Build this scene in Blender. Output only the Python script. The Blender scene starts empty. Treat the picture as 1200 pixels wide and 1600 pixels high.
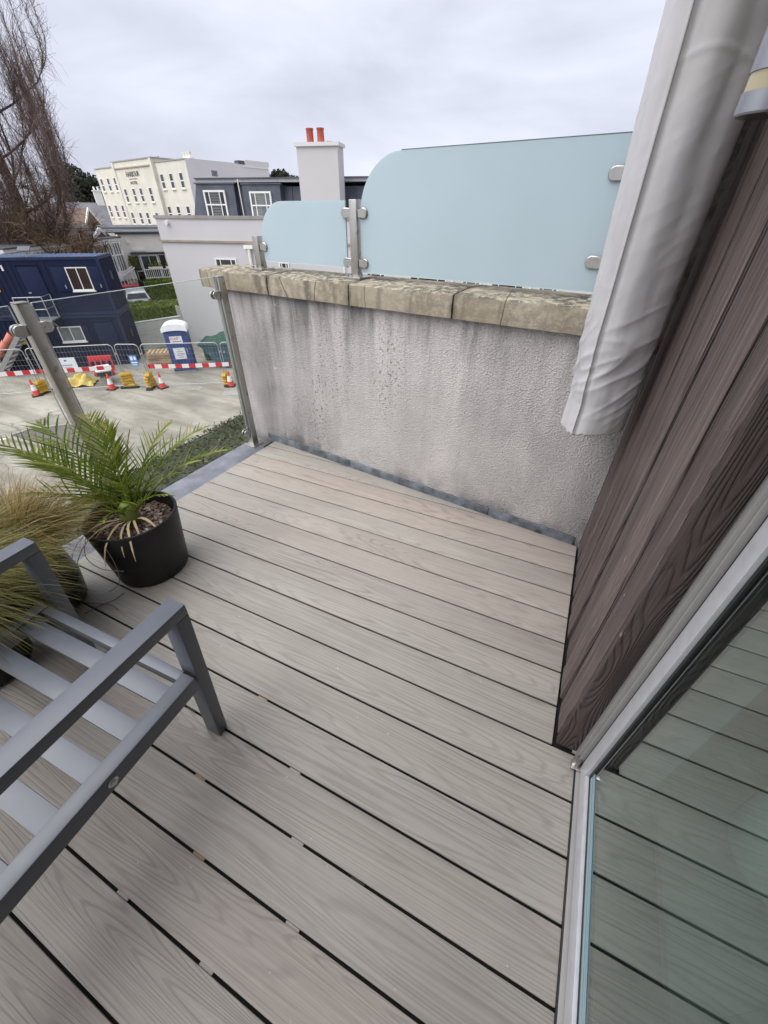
import bpy, bmesh, math, random
from mathutils import Vector, Matrix, noise
D = bpy.data
SC = bpy.context.scene
COL = SC.collection
R = math.radians
sin, cos, pi = math.sin, math.cos, math.pi

# ---------------------------------------------------------------- camera, sky, sun
CAM = Vector((-0.2725, -2.2259, 1.4242))
F_PX, YAW, PITCH, ROLL = 615.25, -0.4398, 0.6467, 0.0064
fw = Vector((sin(YAW) * cos(PITCH), cos(YAW) * cos(PITCH), -sin(PITCH)))
r0 = Vector((cos(YAW), -sin(YAW), 0)); u0 = r0.cross(fw)
rr = r0 * cos(ROLL) + u0 * sin(ROLL); uu = -r0 * sin(ROLL) + u0 * cos(ROLL)
cd = D.cameras.new('camera'); cam = D.objects.new('camera', cd); COL.objects.link(cam)
cam.matrix_world = Matrix(((rr.x, uu.x, -fw.x, CAM.x), (rr.y, uu.y, -fw.y, CAM.y), (rr.z, uu.z, -fw.z, CAM.z), (0, 0, 0, 1)))
cd.sensor_fit = 'HORIZONTAL'; cd.sensor_width = 36.0; cd.lens = 36.0 * F_PX / 1200.0
cd.clip_start = 0.02; cd.clip_end = 3000
SC.camera = cam

SUN_DIR = Vector((-0.34, -0.38, 0.86)).normalized()
w = D.worlds.new('World'); SC.world = w; w.use_nodes = True
nt = w.node_tree; nt.nodes.clear(); N = nt.nodes.new; Lk = nt.links.new
out = N('ShaderNodeOutputWorld'); bg = N('ShaderNodeBackground'); mix = N('ShaderNodeMix'); mix.data_type = 'RGBA'
sky = N('ShaderNodeTexSky'); sky.sky_type = 'NISHITA'; sky.sun_disc = False
sky.sun_elevation = math.asin(SUN_DIR.z); sky.sun_rotation = math.atan2(SUN_DIR.x, SUN_DIR.y)
tc = N('ShaderNodeTexCoord'); mp = N('ShaderNodeMapping'); mp.inputs['Scale'].default_value = (1.0, 1.0, 3.2)
nz = N('ShaderNodeTexNoise'); nz.inputs['Scale'].default_value = 2.6; nz.inputs['Detail'].default_value = 6; nz.inputs['Roughness'].default_value = 0.5
nz.inputs['Distortion'].default_value = 0.35
cr = N('ShaderNodeValToRGB'); cr.color_ramp.elements[0].position = 0.34; cr.color_ramp.elements[1].position = 0.66
cr.color_ramp.elements[0].color = (4.4, 4.58, 5.45, 1); cr.color_ramp.elements[1].color = (6.1, 6.32, 7.3, 1)
Lk(tc.outputs['Generated'], mp.inputs['Vector']); Lk(mp.outputs['Vector'], nz.inputs['Vector']); Lk(nz.outputs['Fac'], cr.inputs['Fac'])
mix.inputs['Factor'].default_value = 0.97
Lk(sky.outputs['Color'], mix.inputs['A']); Lk(cr.outputs['Color'], mix.inputs['B'])
Lk(mix.outputs['Result'], bg.inputs['Color']); bg.inputs['Strength'].default_value = 0.05
Lk(bg.outputs['Background'], out.inputs['Surface'])
sl = D.lights.new('sun', 'SUN'); sun = D.objects.new('sun', sl); COL.objects.link(sun)
sl.energy = 1.5; sl.angle = R(80); sl.color = (1.0, 0.97, 0.93)
sun.rotation_euler = (-SUN_DIR).to_track_quat('-Z', 'Y').to_euler(); sun.location = (0, 0, 30)
SC.view_settings.view_transform = 'Standard'; SC.view_settings.look = 'None'
SC.view_settings.exposure = 1.6; SC.view_settings.gamma = 1.0; SC.view_settings.use_curve_mapping = False
SC.cycles.max_bounces = 7; SC.cycles.transparent_max_bounces = 16; SC.cycles.glossy_bounces = 4; SC.cycles.caustics_reflective = False; SC.cycles.caustics_refractive = False

# ---------------------------------------------------------------- materials
class NB:
    def __init__(s, name):
        s.m = D.materials.new(name); s.m.use_nodes = True
        s.t = s.m.node_tree; s.t.nodes.clear(); s.o = s.n('ShaderNodeOutputMaterial')
    def n(s, typ, **kw):
        x = s.t.nodes.new(typ)
        for k, v in kw.items():
            if k.startswith('i_'): x.inputs[k[2:].replace('_', ' ')].default_value = v
            else: setattr(x, k, v)
        return x
    def l(s, a, b): s.t.links.new(a, b)
    def coord(s, scale=(1, 1, 1), kind='Object', rnd=False, rot=(0, 0, 0)):
        t = s.n('ShaderNodeTexCoord'); m = s.n('ShaderNodeMapping'); m.inputs['Scale'].default_value = scale; m.inputs['Rotation'].default_value = rot
        s.l(t.outputs[kind], m.inputs['Vector'])
        if rnd:
            oi = s.n('ShaderNodeObjectInfo'); mu = s.n('ShaderNodeMath', operation='MULTIPLY'); mu.inputs[1].default_value = 57.0
            s.l(oi.outputs['Random'], mu.inputs[0]); cb = s.n('ShaderNodeCombineXYZ')
            for i in range(3): s.l(mu.outputs[0], cb.inputs[i])
            s.l(cb.outputs[0], m.inputs['Location'])
        return m.outputs['Vector']
    def noise(s, vec, scale, detail=4, rough=.55, dist=0.0):
        x = s.n('ShaderNodeTexNoise'); x.inputs['Scale'].default_value = scale; x.inputs['Detail'].default_value = detail
        x.inputs['Roughness'].default_value = rough; x.inputs['Distortion'].default_value = dist
        if vec is not None: s.l(vec, x.inputs['Vector'])
        return x.outputs['Fac']
    def ramp(s, fac, stops):
        x = s.n('ShaderNodeValToRGB'); e = x.color_ramp.elements
        while len(e) < len(stops): e.new(0.5)
        for el, (p, c) in zip(e, stops):
            el.position = p; el.color = tuple(c) + (1,) if isinstance(c, (tuple, list)) else (c, c, c, 1)
        s.l(fac, x.inputs['Fac']); return x.outputs['Color']
    def mixc(s, a, b, fac, blend='MIX'):
        x = s.n('ShaderNodeMix', data_type='RGBA', blend_type=blend)
        for v, k in ((a, 'A'), (b, 'B'), (fac, 'Factor')):
            if isinstance(v, (tuple, list)): x.inputs[k].default_value = tuple(v) + (1,)
            elif isinstance(v, (int, float)): x.inputs[k].default_value = v
            else: s.l(v, x.inputs[k])
        return x.outputs['Result']
    def math(s, op, a, b=None):
        x = s.n('ShaderNodeMath', operation=op)
        for i, v in enumerate((a, b)):
            if v is None: continue
            if isinstance(v, (int, float)): x.inputs[i].default_value = v
            else: s.l(v, x.inputs[i])
        return x.outputs[0]
    def bump(s, h, strength=.3, dist=.01, normal=None):
        x = s.n('ShaderNodeBump'); x.inputs['Strength'].default_value = strength; x.inputs['Distance'].default_value = dist
        s.l(h, x.inputs['Height'])
        if normal is not None: s.l(normal, x.inputs['Normal'])
        return x.outputs['Normal']
    def bsdf(s, col, rough=.6, metal=0.0, normal=None, spec=.5, **kw):
        x = s.n('ShaderNodeBsdfPrincipled')
        for v, k in ((col, 'Base Color'), (rough, 'Roughness'), (metal, 'Metallic')):
            if isinstance(v, (tuple, list)): x.inputs[k].default_value = tuple(v) + (1,)
            elif isinstance(v, (int, float)): x.inputs[k].default_value = v
            else: s.l(v, x.inputs[k])
        x.inputs['Specular IOR Level'].default_value = spec
        if normal is not None: s.l(normal, x.inputs['Normal'])
        return x
    def done(s, sh):
        s.l(sh.outputs[0], s.o.inputs['Surface']); return s.m

MC = {}
def simple(name, col, rough=.6, metal=0.0, var=.12, scale=6.0, bump=0.0, bscale=60.0, spec=.5):
    """plain surface with a little tonal dirt and fine relief"""
    if name in MC: return MC[name]
    b = NB(name); v = b.coord(); n1 = b.noise(v, scale, 5)
    lo = tuple(c * (1 - var) for c in col); hi = tuple(min(1, c * (1 + var)) for c in col)
    c = b.ramp(n1, [(.3, lo), (.7, hi)])
    nm = b.bump(b.noise(v, bscale, 3), bump, .004) if bump else None
    r = b.math('ADD', b.math('MULTIPLY', n1, .2), rough - .1)
    MC[name] = b.done(b.bsdf(c, r, metal, nm, spec)); return MC[name]

def deck_mat():
    b = NB('composite deck board'); v = b.coord((.62, 10.5, 1), rnd=True)
    f = b.noise(v, 1.0, 1.2, .35, .12)
    m = b.math('FRACT', b.math('MULTIPLY', f, 27.0))
    tri = b.math('ABSOLUTE', b.math('SUBTRACT', m, .5))
    line = b.ramp(tri, [(.0, 1.0), (.10, .7), (.20, 0.0)])
    v2 = b.coord((2.6, 190, 1), rnd=True); st = b.noise(v2, 1.0, 3, .6)
    streak = b.ramp(st, [(.42, 0.0), (.62, 1.0)])
    v3 = b.coord((.9, 5, 1), rnd=True); pat = b.noise(v3, 1.6, 4)
    oi = b.n('ShaderNodeObjectInfo')
    tint = b.ramp(oi.outputs['Random'], [(0.0, (.415, .365, .330)), (.45, (.392, .360, .325)), (.75, (.382, .363, .328)), (1.0, (.42, .362, .328))])
    c = b.mixc(tint, b.mixc(tint, (.80, .80, .80), 1.0, 'MULTIPLY'), b.math('MULTIPLY', streak, .78))
    wv = b.ramp(b.noise(b.coord((1.4, 9, 1), rnd=True), 1.3, 3), [(.35, .25), (.65, 1.)])
    c = b.mixc(c, (.20, .172, .150), b.math('MULTIPLY', b.math('MULTIPLY', line, wv), .56))
    c = b.mixc(c, (.44, .41, .385), b.math('MULTIPLY', b.ramp(pat, [(.5, 0.), (.75, 1.)]), .22))
    spk = b.noise(b.coord((1, 1, 1), rnd=True), 70, 2); c = b.mixc(c, (.66, .65, .62), b.ramp(spk, [(.755, 0.), (.79, .7)]))
    h = b.math('ADD', b.math('MULTIPLY', line, -.8), b.math('MULTIPLY', st, .55))
    dirt = b.ramp(b.noise(b.coord((.8, .8, 1), rnd=True), 1.7, 5, .65), [(.34, .86), (.62, 1.06)]); c = b.mixc(c, dirt, .8, 'MULTIPLY')
    nm = b.bump(h, .4, .0016)
    return b.done(b.bsdf(c, .56, 0, nm, .4))

def render_mat():
    b = NB('stained stucco render'); v = b.coord()
    base = b.ramp(b.noise(v, 2.2, 5), [(.3, (.62, .59, .58)), (.7, (.73, .695, .68))])
    sep = b.n('ShaderNodeSeparateXYZ'); b.l(v, sep.inputs[0]); z = sep.outputs['Z']; x = b.math('MULTIPLY', sep.outputs['X'], 1 / 2.4)
    stv = b.coord((3.6, 3.6, .42)); st = b.noise(stv, 1.0, 6, .62, .35)
    fine = b.noise(b.coord((17, 17, 1.4)), 1.0, 4, .6)
    topm = b.ramp(z, [(.40, .10), (.80, .40), (.99, .95)])          # runs start under the coping
    lowm = b.ramp(z, [(.04, .6), (.12, .18), (.25, 0.0)])
    m1 = b.ramp(st, [(.48, 0.), (.68, 1.)])
    m2 = b.math('MULTIPLY', m1, topm)
    m3 = b.math('MULTIPLY', b.ramp(fine, [(.47, 0.), (.72, 1.)]), b.math('MULTIPLY', topm, .7))
    left = b.ramp(x, [(.0, 1.0), (.12, .85), (.26, .15), (.62, .05), (.82, .5), (.97, .8)])
    m4 = b.math('MULTIPLY', left, b.ramp(b.noise(b.coord((5, 5, 1.6)), 1.0, 5), [(.28, 0.), (.62, .95)]))
    m5 = b.math('MULTIPLY', lowm, b.ramp(b.noise(v, 7, 5), [(.42, 0.), (.62, 1.)]))
    blot = b.math('MULTIPLY', b.ramp(b.noise(b.coord((2.6, 2.6, 1.5)), 1.0, 6, .65), [(.45, 0.), (.66, .5)]), b.ramp(x, [(.08, .8), (.4, .35), (.9, .7)]))
    m2 = b.math('ADD', m2, blot)
    tot = b.math('MINIMUM', b.math('ADD', b.math('ADD', m2, m3), b.math('ADD', b.math('MULTIPLY', m4, .55), m5)), 1.0)
    c = b.mixc(base, (.155, .15, .155), b.math('MULTIPLY', tot, .86))
    spk = b.math('MULTIPLY', b.ramp(b.noise(v, 55, 2), [(.55, 0.), (.66, 1.)]), b.ramp(b.noise(b.coord((3, 3, .8)), 1, 4), [(.5, 0.), (.72, .75)]))
    c = b.mixc(c, (.07, .07, .07), spk)
    gr = b.ramp(b.noise(v, 120, 3, .7), [(.34, .72), (.62, 1.08)]); c = b.mixc(c, gr, .85, 'MULTIPLY')
    sc = b.math('MULTIPLY', b.ramp(b.noise(b.coord((9, 9, 22)), 1.0, 4), [(.71, 0.), (.74, 1.)]), .5); c = b.mixc(c, (.80, .79, .77), sc)
    vo = b.n('ShaderNodeTexVoronoi'); vo.inputs['Scale'].default_value = 140; b.l(b.coord(), vo.inputs['Vector'])
    h = b.math('ADD', b.math('MULTIPLY', vo.outputs['Distance'], .5), b.noise(v, 120, 3, .6))
    return b.done(b.bsdf(c, .9, 0, b.bump(h, 1.0, .007), .2))

def stone_mat():
    b = NB('weathered sandstone'); v = b.coord(rnd=True)
    base = b.ramp(b.noise(v, 5, 6), [(.3, (.37, .32, .235)), (.7, (.50, .45, .355))])
    ge = b.n('ShaderNodeNewGeometry'); sp = b.n('ShaderNodeSeparateXYZ'); b.l(ge.outputs['True Normal'], sp.inputs[0])
    up = b.ramp(sp.outputs['Z'], [(.3, .42), (.8, 1.0)])
    li = b.ramp(b.noise(v, 26, 6, .7), [(.40, 0.), (.55, 1.)]); big = b.ramp(b.noise(v, 3.2, 4), [(.30, .25), (.52, 1.)])
    m = b.math('MULTIPLY', b.math('MULTIPLY', li, big), up)
    c = b.mixc(base, (.085, .082, .072), b.math('MULTIPLY', m, .9))
    run = b.math('MULTIPLY', b.ramp(b.noise(b.coord((11, 11, 1.5), rnd=True), 1, 4), [(.52, 0.), (.66, .75)]), b.ramp(sp.outputs['Z'], [(.2, 1.), (.5, 0.)]))
    c = b.mixc(c, (.13, .115, .09), run)
    wh = b.ramp(b.noise(v, 60, 3), [(.63, 0.), (.70, 1.)]); c = b.mixc(c, (.62, .61, .56), b.math('MULTIPLY', wh, b.math('MULTIPLY', m, .8)))
    vo = b.n('ShaderNodeTexVoronoi', feature='DISTANCE_TO_EDGE'); vo.inputs['Scale'].default_value = 1.25; dv = b.coord((1.6, .5, .35), rnd=True); b.l(dv, vo.inputs['Vector'])
    ck = b.ramp(vo.outputs['Distance'], [(.0, 1.), (.0055, 0.)]); c = b.mixc(c, (.05, .045, .035), b.math('MULTIPLY', ck, .8))
    gx = b.n('ShaderNodeTexCoord'); gs = b.n('ShaderNodeSeparateXYZ'); b.l(gx.outputs['Generated'], gs.inputs[0]); ed = b.math('ABSOLUTE', b.math('SUBTRACT', gs.outputs['X'], .5)); jd = b.math('MULTIPLY', b.ramp(ed, [(.455, 0.), (.5, .8)]), b.ramp(b.noise(v, 14, 5, .7), [(.35, .1), (.6, 1.)])); c = b.mixc(c, (.07, .062, .05), jd)
    h = b.math('SUBTRACT', b.noise(v, 70, 5, .65), b.math('MULTIPLY', ck, .8))
    return b.done(b.bsdf(c, .92, 0, b.bump(h, .55, .006), .2))

def clad_mat(name, ring):
    b = NB(name)
    if ring: v = b.coord((10, 10, 1.3), rnd=True); f = b.noise(v, 1.0, .9, .4, .06); k = 44.0
    else: v = b.coord((24, 24, .55), rnd=True); f = b.noise(v, 1.0, 1.6, .45, .15); k = 22.0
    tri = b.math('ABSOLUTE', b.math('SUBTRACT', b.math('FRACT', b.math('MULTIPLY', f, k)), .5))
    line = b.ramp(tri, [(.0, 1.), (.16, .4), (.34, 0.)])
    st = b.noise(b.coord((230, 230, 5.0), rnd=True), 1.0, 4, .7)
    base = b.ramp(b.noise(b.coord((9, 9, .9), rnd=True), 1, 5), [(.3, (.082, .059, .052)), (.7, (.186, .145, .132))])
    c = b.mixc(base, (.032, .025, .023), b.math('MULTIPLY', line, .36 if ring else .5))
    c = b.mixc(c, (.19, .168, .160), b.math('MULTIPLY', b.ramp(st, [(.50, 0.), (.68, 1.)]), .55))
    c = b.mixc(c, (.022, .018, .016), b.math('MULTIPLY', b.ramp(st, [(.30, 1.), (.44, 0.)]), .5))
    sp = b.ramp(b.noise(b.coord((1, 1, .4), rnd=True), 34, 3), [(.735, 0.), (.77, .8)]); c = b.mixc(c, (.45, .43, .42), sp)
    oi = b.n('ShaderNodeObjectInfo'); br = b.ramp(oi.outputs['Random'], [(0, .72), (1, 1.2)]); c = b.mixc(c, br, 1.0, 'MULTIPLY')
    h = b.math('ADD', b.math('MULTIPLY', line, -1.0), b.math('MULTIPLY', st, .8))
    return b.done(b.bsdf(c, .72, 0, b.bump(h, .9, .004), .35))

def brushed(name, col, rough=.35, metal=1.0, rust=True):
    b = NB(name); v = b.coord((60, 60, 2)); n1 = b.noise(v, 1.0, 3); n2 = b.noise(b.coord(), 22, 5)
    c = b.ramp(n1, [(.3, tuple(x * .85 for x in col)), (.7, col)])
    if rust: c = b.mixc(c, (.16, .12, .085), b.ramp(n2, [(.58, 0.), (.74, .7)]))
    r = b.math('ADD', b.math('MULTIPLY', n2, .3), rough - .12)
    return b.done(b.bsdf(c, r, metal, b.bump(n1, .08, .001)))

def glass_mat(name, tint, ior=1.5, boost=1.0, rough=0.0):
    """thin architectural pane: fresnel share of mirror reflection, the rest goes straight through, tinted"""
    b = NB(name); ge = b.n('ShaderNodeNewGeometry'); dt = b.n('ShaderNodeVectorMath', operation='DOT_PRODUCT'); b.l(ge.outputs['Incoming'], dt.inputs[0]); b.l(ge.outputs['Normal'], dt.inputs[1])
    f0 = ((ior - 1) / (ior + 1)) ** 2
    fr = b.math('ADD', b.math('MULTIPLY', b.math('POWER', b.math('SUBTRACT', 1.0, b.math('MINIMUM', b.math('ABSOLUTE', dt.outputs['Value']), 1.0)), 5.0), 1 - f0), f0)
    fac = b.math('MINIMUM', b.math('MULTIPLY', fr, boost), 1.0)
    tr = b.n('ShaderNodeBsdfTransparent'); tr.inputs['Color'].default_value = tuple(tint) + (1,)
    gl = b.n('ShaderNodeBsdfGlossy'); gl.inputs['Roughness'].default_value = rough; gl.inputs['Color'].default_value = (.92, 1.0, .985, 1)
    mx = b.n('ShaderNodeMixShader'); b.l(fac, mx.inputs[0]); b.l(tr.outputs[0], mx.inputs[1]); b.l(gl.outputs[0], mx.inputs[2])
    return b.done(mx)

def frosted_mat():
    b = NB('frosted blue glass'); n1 = b.noise(b.coord(), 2.5, 5)
    c = b.ramp(n1, [(.3, (.61, .735, .79)), (.7, (.65, .77, .825))])
    d = b.bsdf(c, .32, 0, None, .5); t = b.n('ShaderNodeBsdfTranslucent'); b.l(c, t.inputs['Color'])
    mx = b.n('ShaderNodeMixShader'); mx.inputs[0].default_value = .35; b.l(d.outputs[0], mx.inputs[1]); b.l(t.outputs[0], mx.inputs[2])
    return b.done(mx)

def blades_mat(name, stops, rough=.6, trans=.25):
    b = NB(name); g = b.n('ShaderNodeNewGeometry')
    c = b.ramp(g.outputs['Random Per Island'], stops); d = b.bsdf(c, rough, 0, None, .3)
    t = b.n('ShaderNodeBsdfTranslucent'); b.l(c, t.inputs['Color'])
    mx = b.n('ShaderNodeMixShader'); mx.inputs[0].default_value = trans; b.l(d.outputs[0], mx.inputs[1]); b.l(t.outputs[0], mx.inputs[2])
    return b.done(mx)

def ground_mat():
    b = NB('worn concrete'); v = b.coord()
    c = b.ramp(b.noise(v, .22, 6), [(.3, (.30, .275, .235)), (.7, (.42, .395, .35))])
    c2 = b.ramp(b.noise(b.coord((.35, .9, 1), rot=(0, 0, .7)), 1.1, 6, .65), [(.36, (.52, .52, .50)), (.62, (1.06, 1.05, 1.03))])
    c = b.mixc(c, c2, .8, 'MULTIPLY')
    st = b.ramp(b.noise(v, 1.9, 6, .7), [(.60, 0.), (.74, .6)]); c = b.mixc(c, (.17, .155, .13), st)
    tr = b.ramp(b.noise(b.coord((.25, 2.6, 1), rot=(0, 0, .62)), 1.0, 6, .6, .4), [(.50, 0.), (.66, .55)]); c = b.mixc(c, (.20, .185, .155), tr)
    vo = b.n('ShaderNodeTexVoronoi', feature='DISTANCE_TO_EDGE'); vo.inputs['Scale'].default_value = .16; dv = b.n('ShaderNodeVectorMath', operation='ADD'); nn_ = b.n('ShaderNodeTexNoise'); nn_.inputs['Scale'].default_value = 1.2; nn_.inputs['Detail'].default_value = 6; b.l(v, nn_.inputs['Vector']); b.l(v, dv.inputs[0]); b.l(nn_.outputs['Color'], dv.inputs[1]); b.l(dv.outputs[0], vo.inputs['Vector'])
    c = b.mixc(c, (.12, .11, .095), b.ramp(vo.outputs['Distance'], [(.0, .8), (.006, 0.)]))
    sp = b.ramp(b.noise(v, 38, 4), [(.3, .84), (.7, 1.08)]); c = b.mixc(c, sp, 1.0, 'MULTIPLY')
    return b.done(b.bsdf(c, .85, 0, b.bump(b.noise(v, 45, 4), .35, .01), .3))

def stripes_mat(name, c1, c2, period):
    b = NB(name); sp = b.n('ShaderNodeSeparateXYZ'); b.l(b.coord(), sp.inputs[0])
    f = b.math('GREATER_THAN', b.math('FRACT', b.math('MULTIPLY', sp.outputs['X'], 1.0 / period)), .5)
    return b.done(b.bsdf(b.mixc(c1, c2, f), .5))

M = dict(
    deck=deck_mat(), stucco=render_mat(), stone=stone_mat(), clad=clad_mat('weathered dark timber', False), reveal=clad_mat('dark timber with flame grain', True),
    steel=brushed('stainless steel', (.50, .49, .46), .32), steel_dk=brushed('stainless steel clamp', (.55, .54, .52), .28),
    alu=simple('grey anodised aluminium', (.58, .59, .62), .42, .25, .06, 30), alu_dk=simple('dark door gasket', (.012, .013, .013), .5, 0, .1),
    alu_lip=simple('grey door frame lip', (.36, .35, .34), .5, .2, .08),
    glass=glass_mat('clear balustrade glass', (.968, .985, .978), 1.45, .6), doorglass=glass_mat('coated door glass', (.68, .78, .76), 1.9, 1.65),
    frost=frosted_mat(), black=simple('soft black pot', (.011, .011, .012), .42, 0, .25, 14, .05, 200, .4),
    potbrown=simple('dark brown glazed pot', (.022, .017, .015), .38, 0, .3, 9), flash=simple('lead grey flashing', (.20, .21, .245), .5, .15, .3, 9, .1, 30),
    lead=simple('weathered lead strip', (.155, .175, .20), .55, .2, .6, 14, .2, 40), chair=simple('graphite powder coat', (.092, .105, .130), .40, .1, .05, 30, .03, 900, .8),
    zinc=simple('bright zinc bolt', (.6, .6, .58), .3, 1), rubber=simple('black rubber', (.012, .012, .012), .6),
    dark=simple('dark gap shade', (.008, .008, .008), .9), concrete=ground_mat(), kerb=simple('grey kerb stone', (.30, .28, .255), .85, 0, .2, 4, .3),
    white=simple('white paint', (.78, .78, .76), .5, 0, .05), cream=simple('cream masonry paint', (.69, .665, .575), .75, 0, .09, .8),
    offw=simple('pale cream wall', (.82, .80, .73), .75, 0, .07, .7), lilac=simple('pale lilac render', (.555, .545, .555), .8, 0, .03, .5, .05, 30),
    lilac2=simple('pale grey gable render', (.66, .645, .665), .8, 0, .05, .4), slate=simple('blue grey roof lead', (.072, .083, .108), .5, .1, .28, 1.6),
    flatroof=simple('grey roof membrane', (.17, .175, .19), .7, 0, .25, .5), roofdk=simple('dark felt roof', (.075, .08, .09), .7, 0, .3, .4), rooflt=simple('pale roof edging', (.38, .39, .42), .6),
    pane=simple('dark window glass', (.035, .04, .045), .12, 0, .4, 1.2, 0, 1, .6), panelt=simple('pale window glass', (.16, .18, .18), .15, 0, .4, 1.5),
    shut=simple('grey window shutter', (.30, .31, .31), .6), navy=simple('navy container paint', (.0065, .0125, .042), .6, 0, .2, 1.1, 0, 1, .22),
    navytop=simple('container roof paint', (.13, .18, .30), .6, 0, .25, .9), navydk=simple('navy door paint', (.0085, .016, .052), .55, 0, .15, 6, 0, 1, .25), windark=simple('brown dark window', (.022, .010, .008), .15, 0, .5, 1),
    galv=simple('galvanised tube', (.42, .42, .42), .45, .7, .1), yellow=simple('yellow plastic', (.52, .31, .025), .5, 0, .15, 5), ysign=simple('yellow sign', (.75, .46, .02), .5),
    red=simple('red plastic', (.55, .03, .04), .5, 0, .12), conered=simple('fluorescent red cone', (.72, .07, .045), .5), conew=simple('reflective white', (.78, .78, .76), .45),
    tape=stripes_mat('red and white tape', (.62, .02, .035), (.82, .80, .78), .62), toilet=simple('blue moulded plastic', (.030, .060, .215), .45, 0, .18, 4), toiletlid=simple('white moulded roof', (.82, .83, .84), .45, 0, .05),
    sign=simple('white sign board', (.80, .82, .85), .5, 0, .03), signblue=simple('blue sign', (.05, .22, .52), .5), ink=simple('grey print', (.30, .31, .35), .6), inkred=simple('red print', (.55, .03, .05), .6), inkblk=simple('dark lettering', (.07, .07, .07), .6),
    wood=simple('pallet wood', (.42, .30, .19), .8, 0, .3, 5, .2), board=simple('white fence board', (.55, .56, .50), .7, 0, .1, 2), skip=simple('blue green skip paint', (.045, .10, .135), .6, .0, .35, 2, .1, 20), skipnet=simple('green cover net', (.028, .075, .05), .85, 0, .3, 6, .4, 60),
    barrowg=simple('green barrow tray', (.03, .10, .075), .5, 0, .2), tarp=simple('yellow tarpaulin', (.70, .52, .14), .6, 0, .25, 4, .5, 9), terra=simple('terracotta', (.40, .085, .05), .7, 0, .15, 8), chute=simple('salmon rubble chute', (.62, .20, .15), .55, 0, .15),
    cover=None, lampglass=simple('cream lamp glass', (.46, .41, .27), .35, 0, .06), lampgrey=simple('satin grey lamp metal', (.33, .34, .37), .38, .7, .05, 20),
    gravel=simple('dark gravel', (.13, .12, .11), .95, 0, .6, 30, .8, 40), pebble=None, tile=simple('pale floor tile', (.30, .31, .29), .35, 0, .06, 2), inwall=simple('interior wall', (.42, .41, .39), .7),
    bark=simple('dark bark', (.075, .055, .045), .9, 0, .3, 8, .4), twig=blades_mat('bare red brown twigs', [(0, (.10, .070, .062)), (.5, (.165, .115, .098)), (1, (.24, .17, .145))], .8, .0), brush=blades_mat('bare tan brush', [(0, (.075, .05, .03)), (.5, (.13, .085, .05)), (1, (.20, .14, .085))], .8, .0),
    hedgelf=blades_mat('clipped hedge leaves', [(0, (.055, .095, .016)), (.5, (.13, .19, .026)), (1, (.27, .33, .05))]), beddk=blades_mat('low shrub leaves', [(0, (.030, .040, .018)), (.5, (.060, .072, .034)), (1, (.12, .11, .062))]),
    hedgedk=blades_mat('dark hedge leaves', [(0, (.022, .040, .014)), (1, (.065, .095, .03))]), pine=blades_mat('dark pine needles', [(0, (.014, .020, .012)), (1, (.042, .055, .03))]), ball=blades_mat('yellow green topiary leaves', [(0, (.07, .10, .02)), (1, (.22, .20, .05))]),
    palm=blades_mat('palm leaflets', [(0, (.095, .14, .02)), (.55, (.19, .25, .035)), (.9, (.36, .38, .09)), (.93, (.42, .33, .14)), (1, (.40, .28, .14))], .45, .42), palmdead=simple('dry palm leaf', (.42, .33, .20), .8), stem=simple('palm stem', (.16, .20, .05), .6), wire=simple('dry grey stem', (.17, .15, .13), .8),
    grassb=blades_mat('brown sedge blades', [(0, (.16, .09, .03)), (.35, (.30, .20, .07)), (.7, (.36, .27, .10)), (.88, (.20, .19, .05)), (1, (.45, .36, .18))], .55, .3),
    grassg=blades_mat('green sedge blades', [(0, (.10, .12, .03)), (.4, (.20, .21, .06)), (.7, (.30, .28, .09)), (.9, (.34, .24, .10)), (1, (.55, .48, .32))], .55, .3),
    slateroof=simple('slate tiles', (.14, .14, .155), .7, 0, .3, .8), redroof=simple('brown roof tiles', (.15, .095, .075), .8, 0, .3, .9), brick=simple('red brick wall', (.22, .09, .06), .85, 0, .25, 2),
)
def cover_mat():
    b = NB('grey parasol cover fabric'); v = b.coord()
    c = b.ramp(b.noise(b.coord((5, 5, 1.1)), 1, 5), [(.3, (.47, .465, .48)), (.7, (.60, .59, .615))])
    c = b.mixc(c, (.43, .435, .39), b.ramp(b.noise(v, 5, 4), [(.52, 0.), (.75, .55)]))
    h = b.noise(v, 420, 2); h2 = b.noise(b.coord((9, 9, 5), rot=(.5, .4, 0)), 1.0, 3)
    return b.done(b.bsdf(c, .55, 0, b.bump(h2, .35, .012, b.bump(h, .22, .001)), .25))
M['cover'] = cover_mat()
M['pebble'] = blades_mat('brown bark and pebbles', [(0, (.055, .038, .03)), (.5, (.17, .12, .095)), (.85, (.28, .22, .18)), (1, (.45, .40, .35))], .85, 0)

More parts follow.
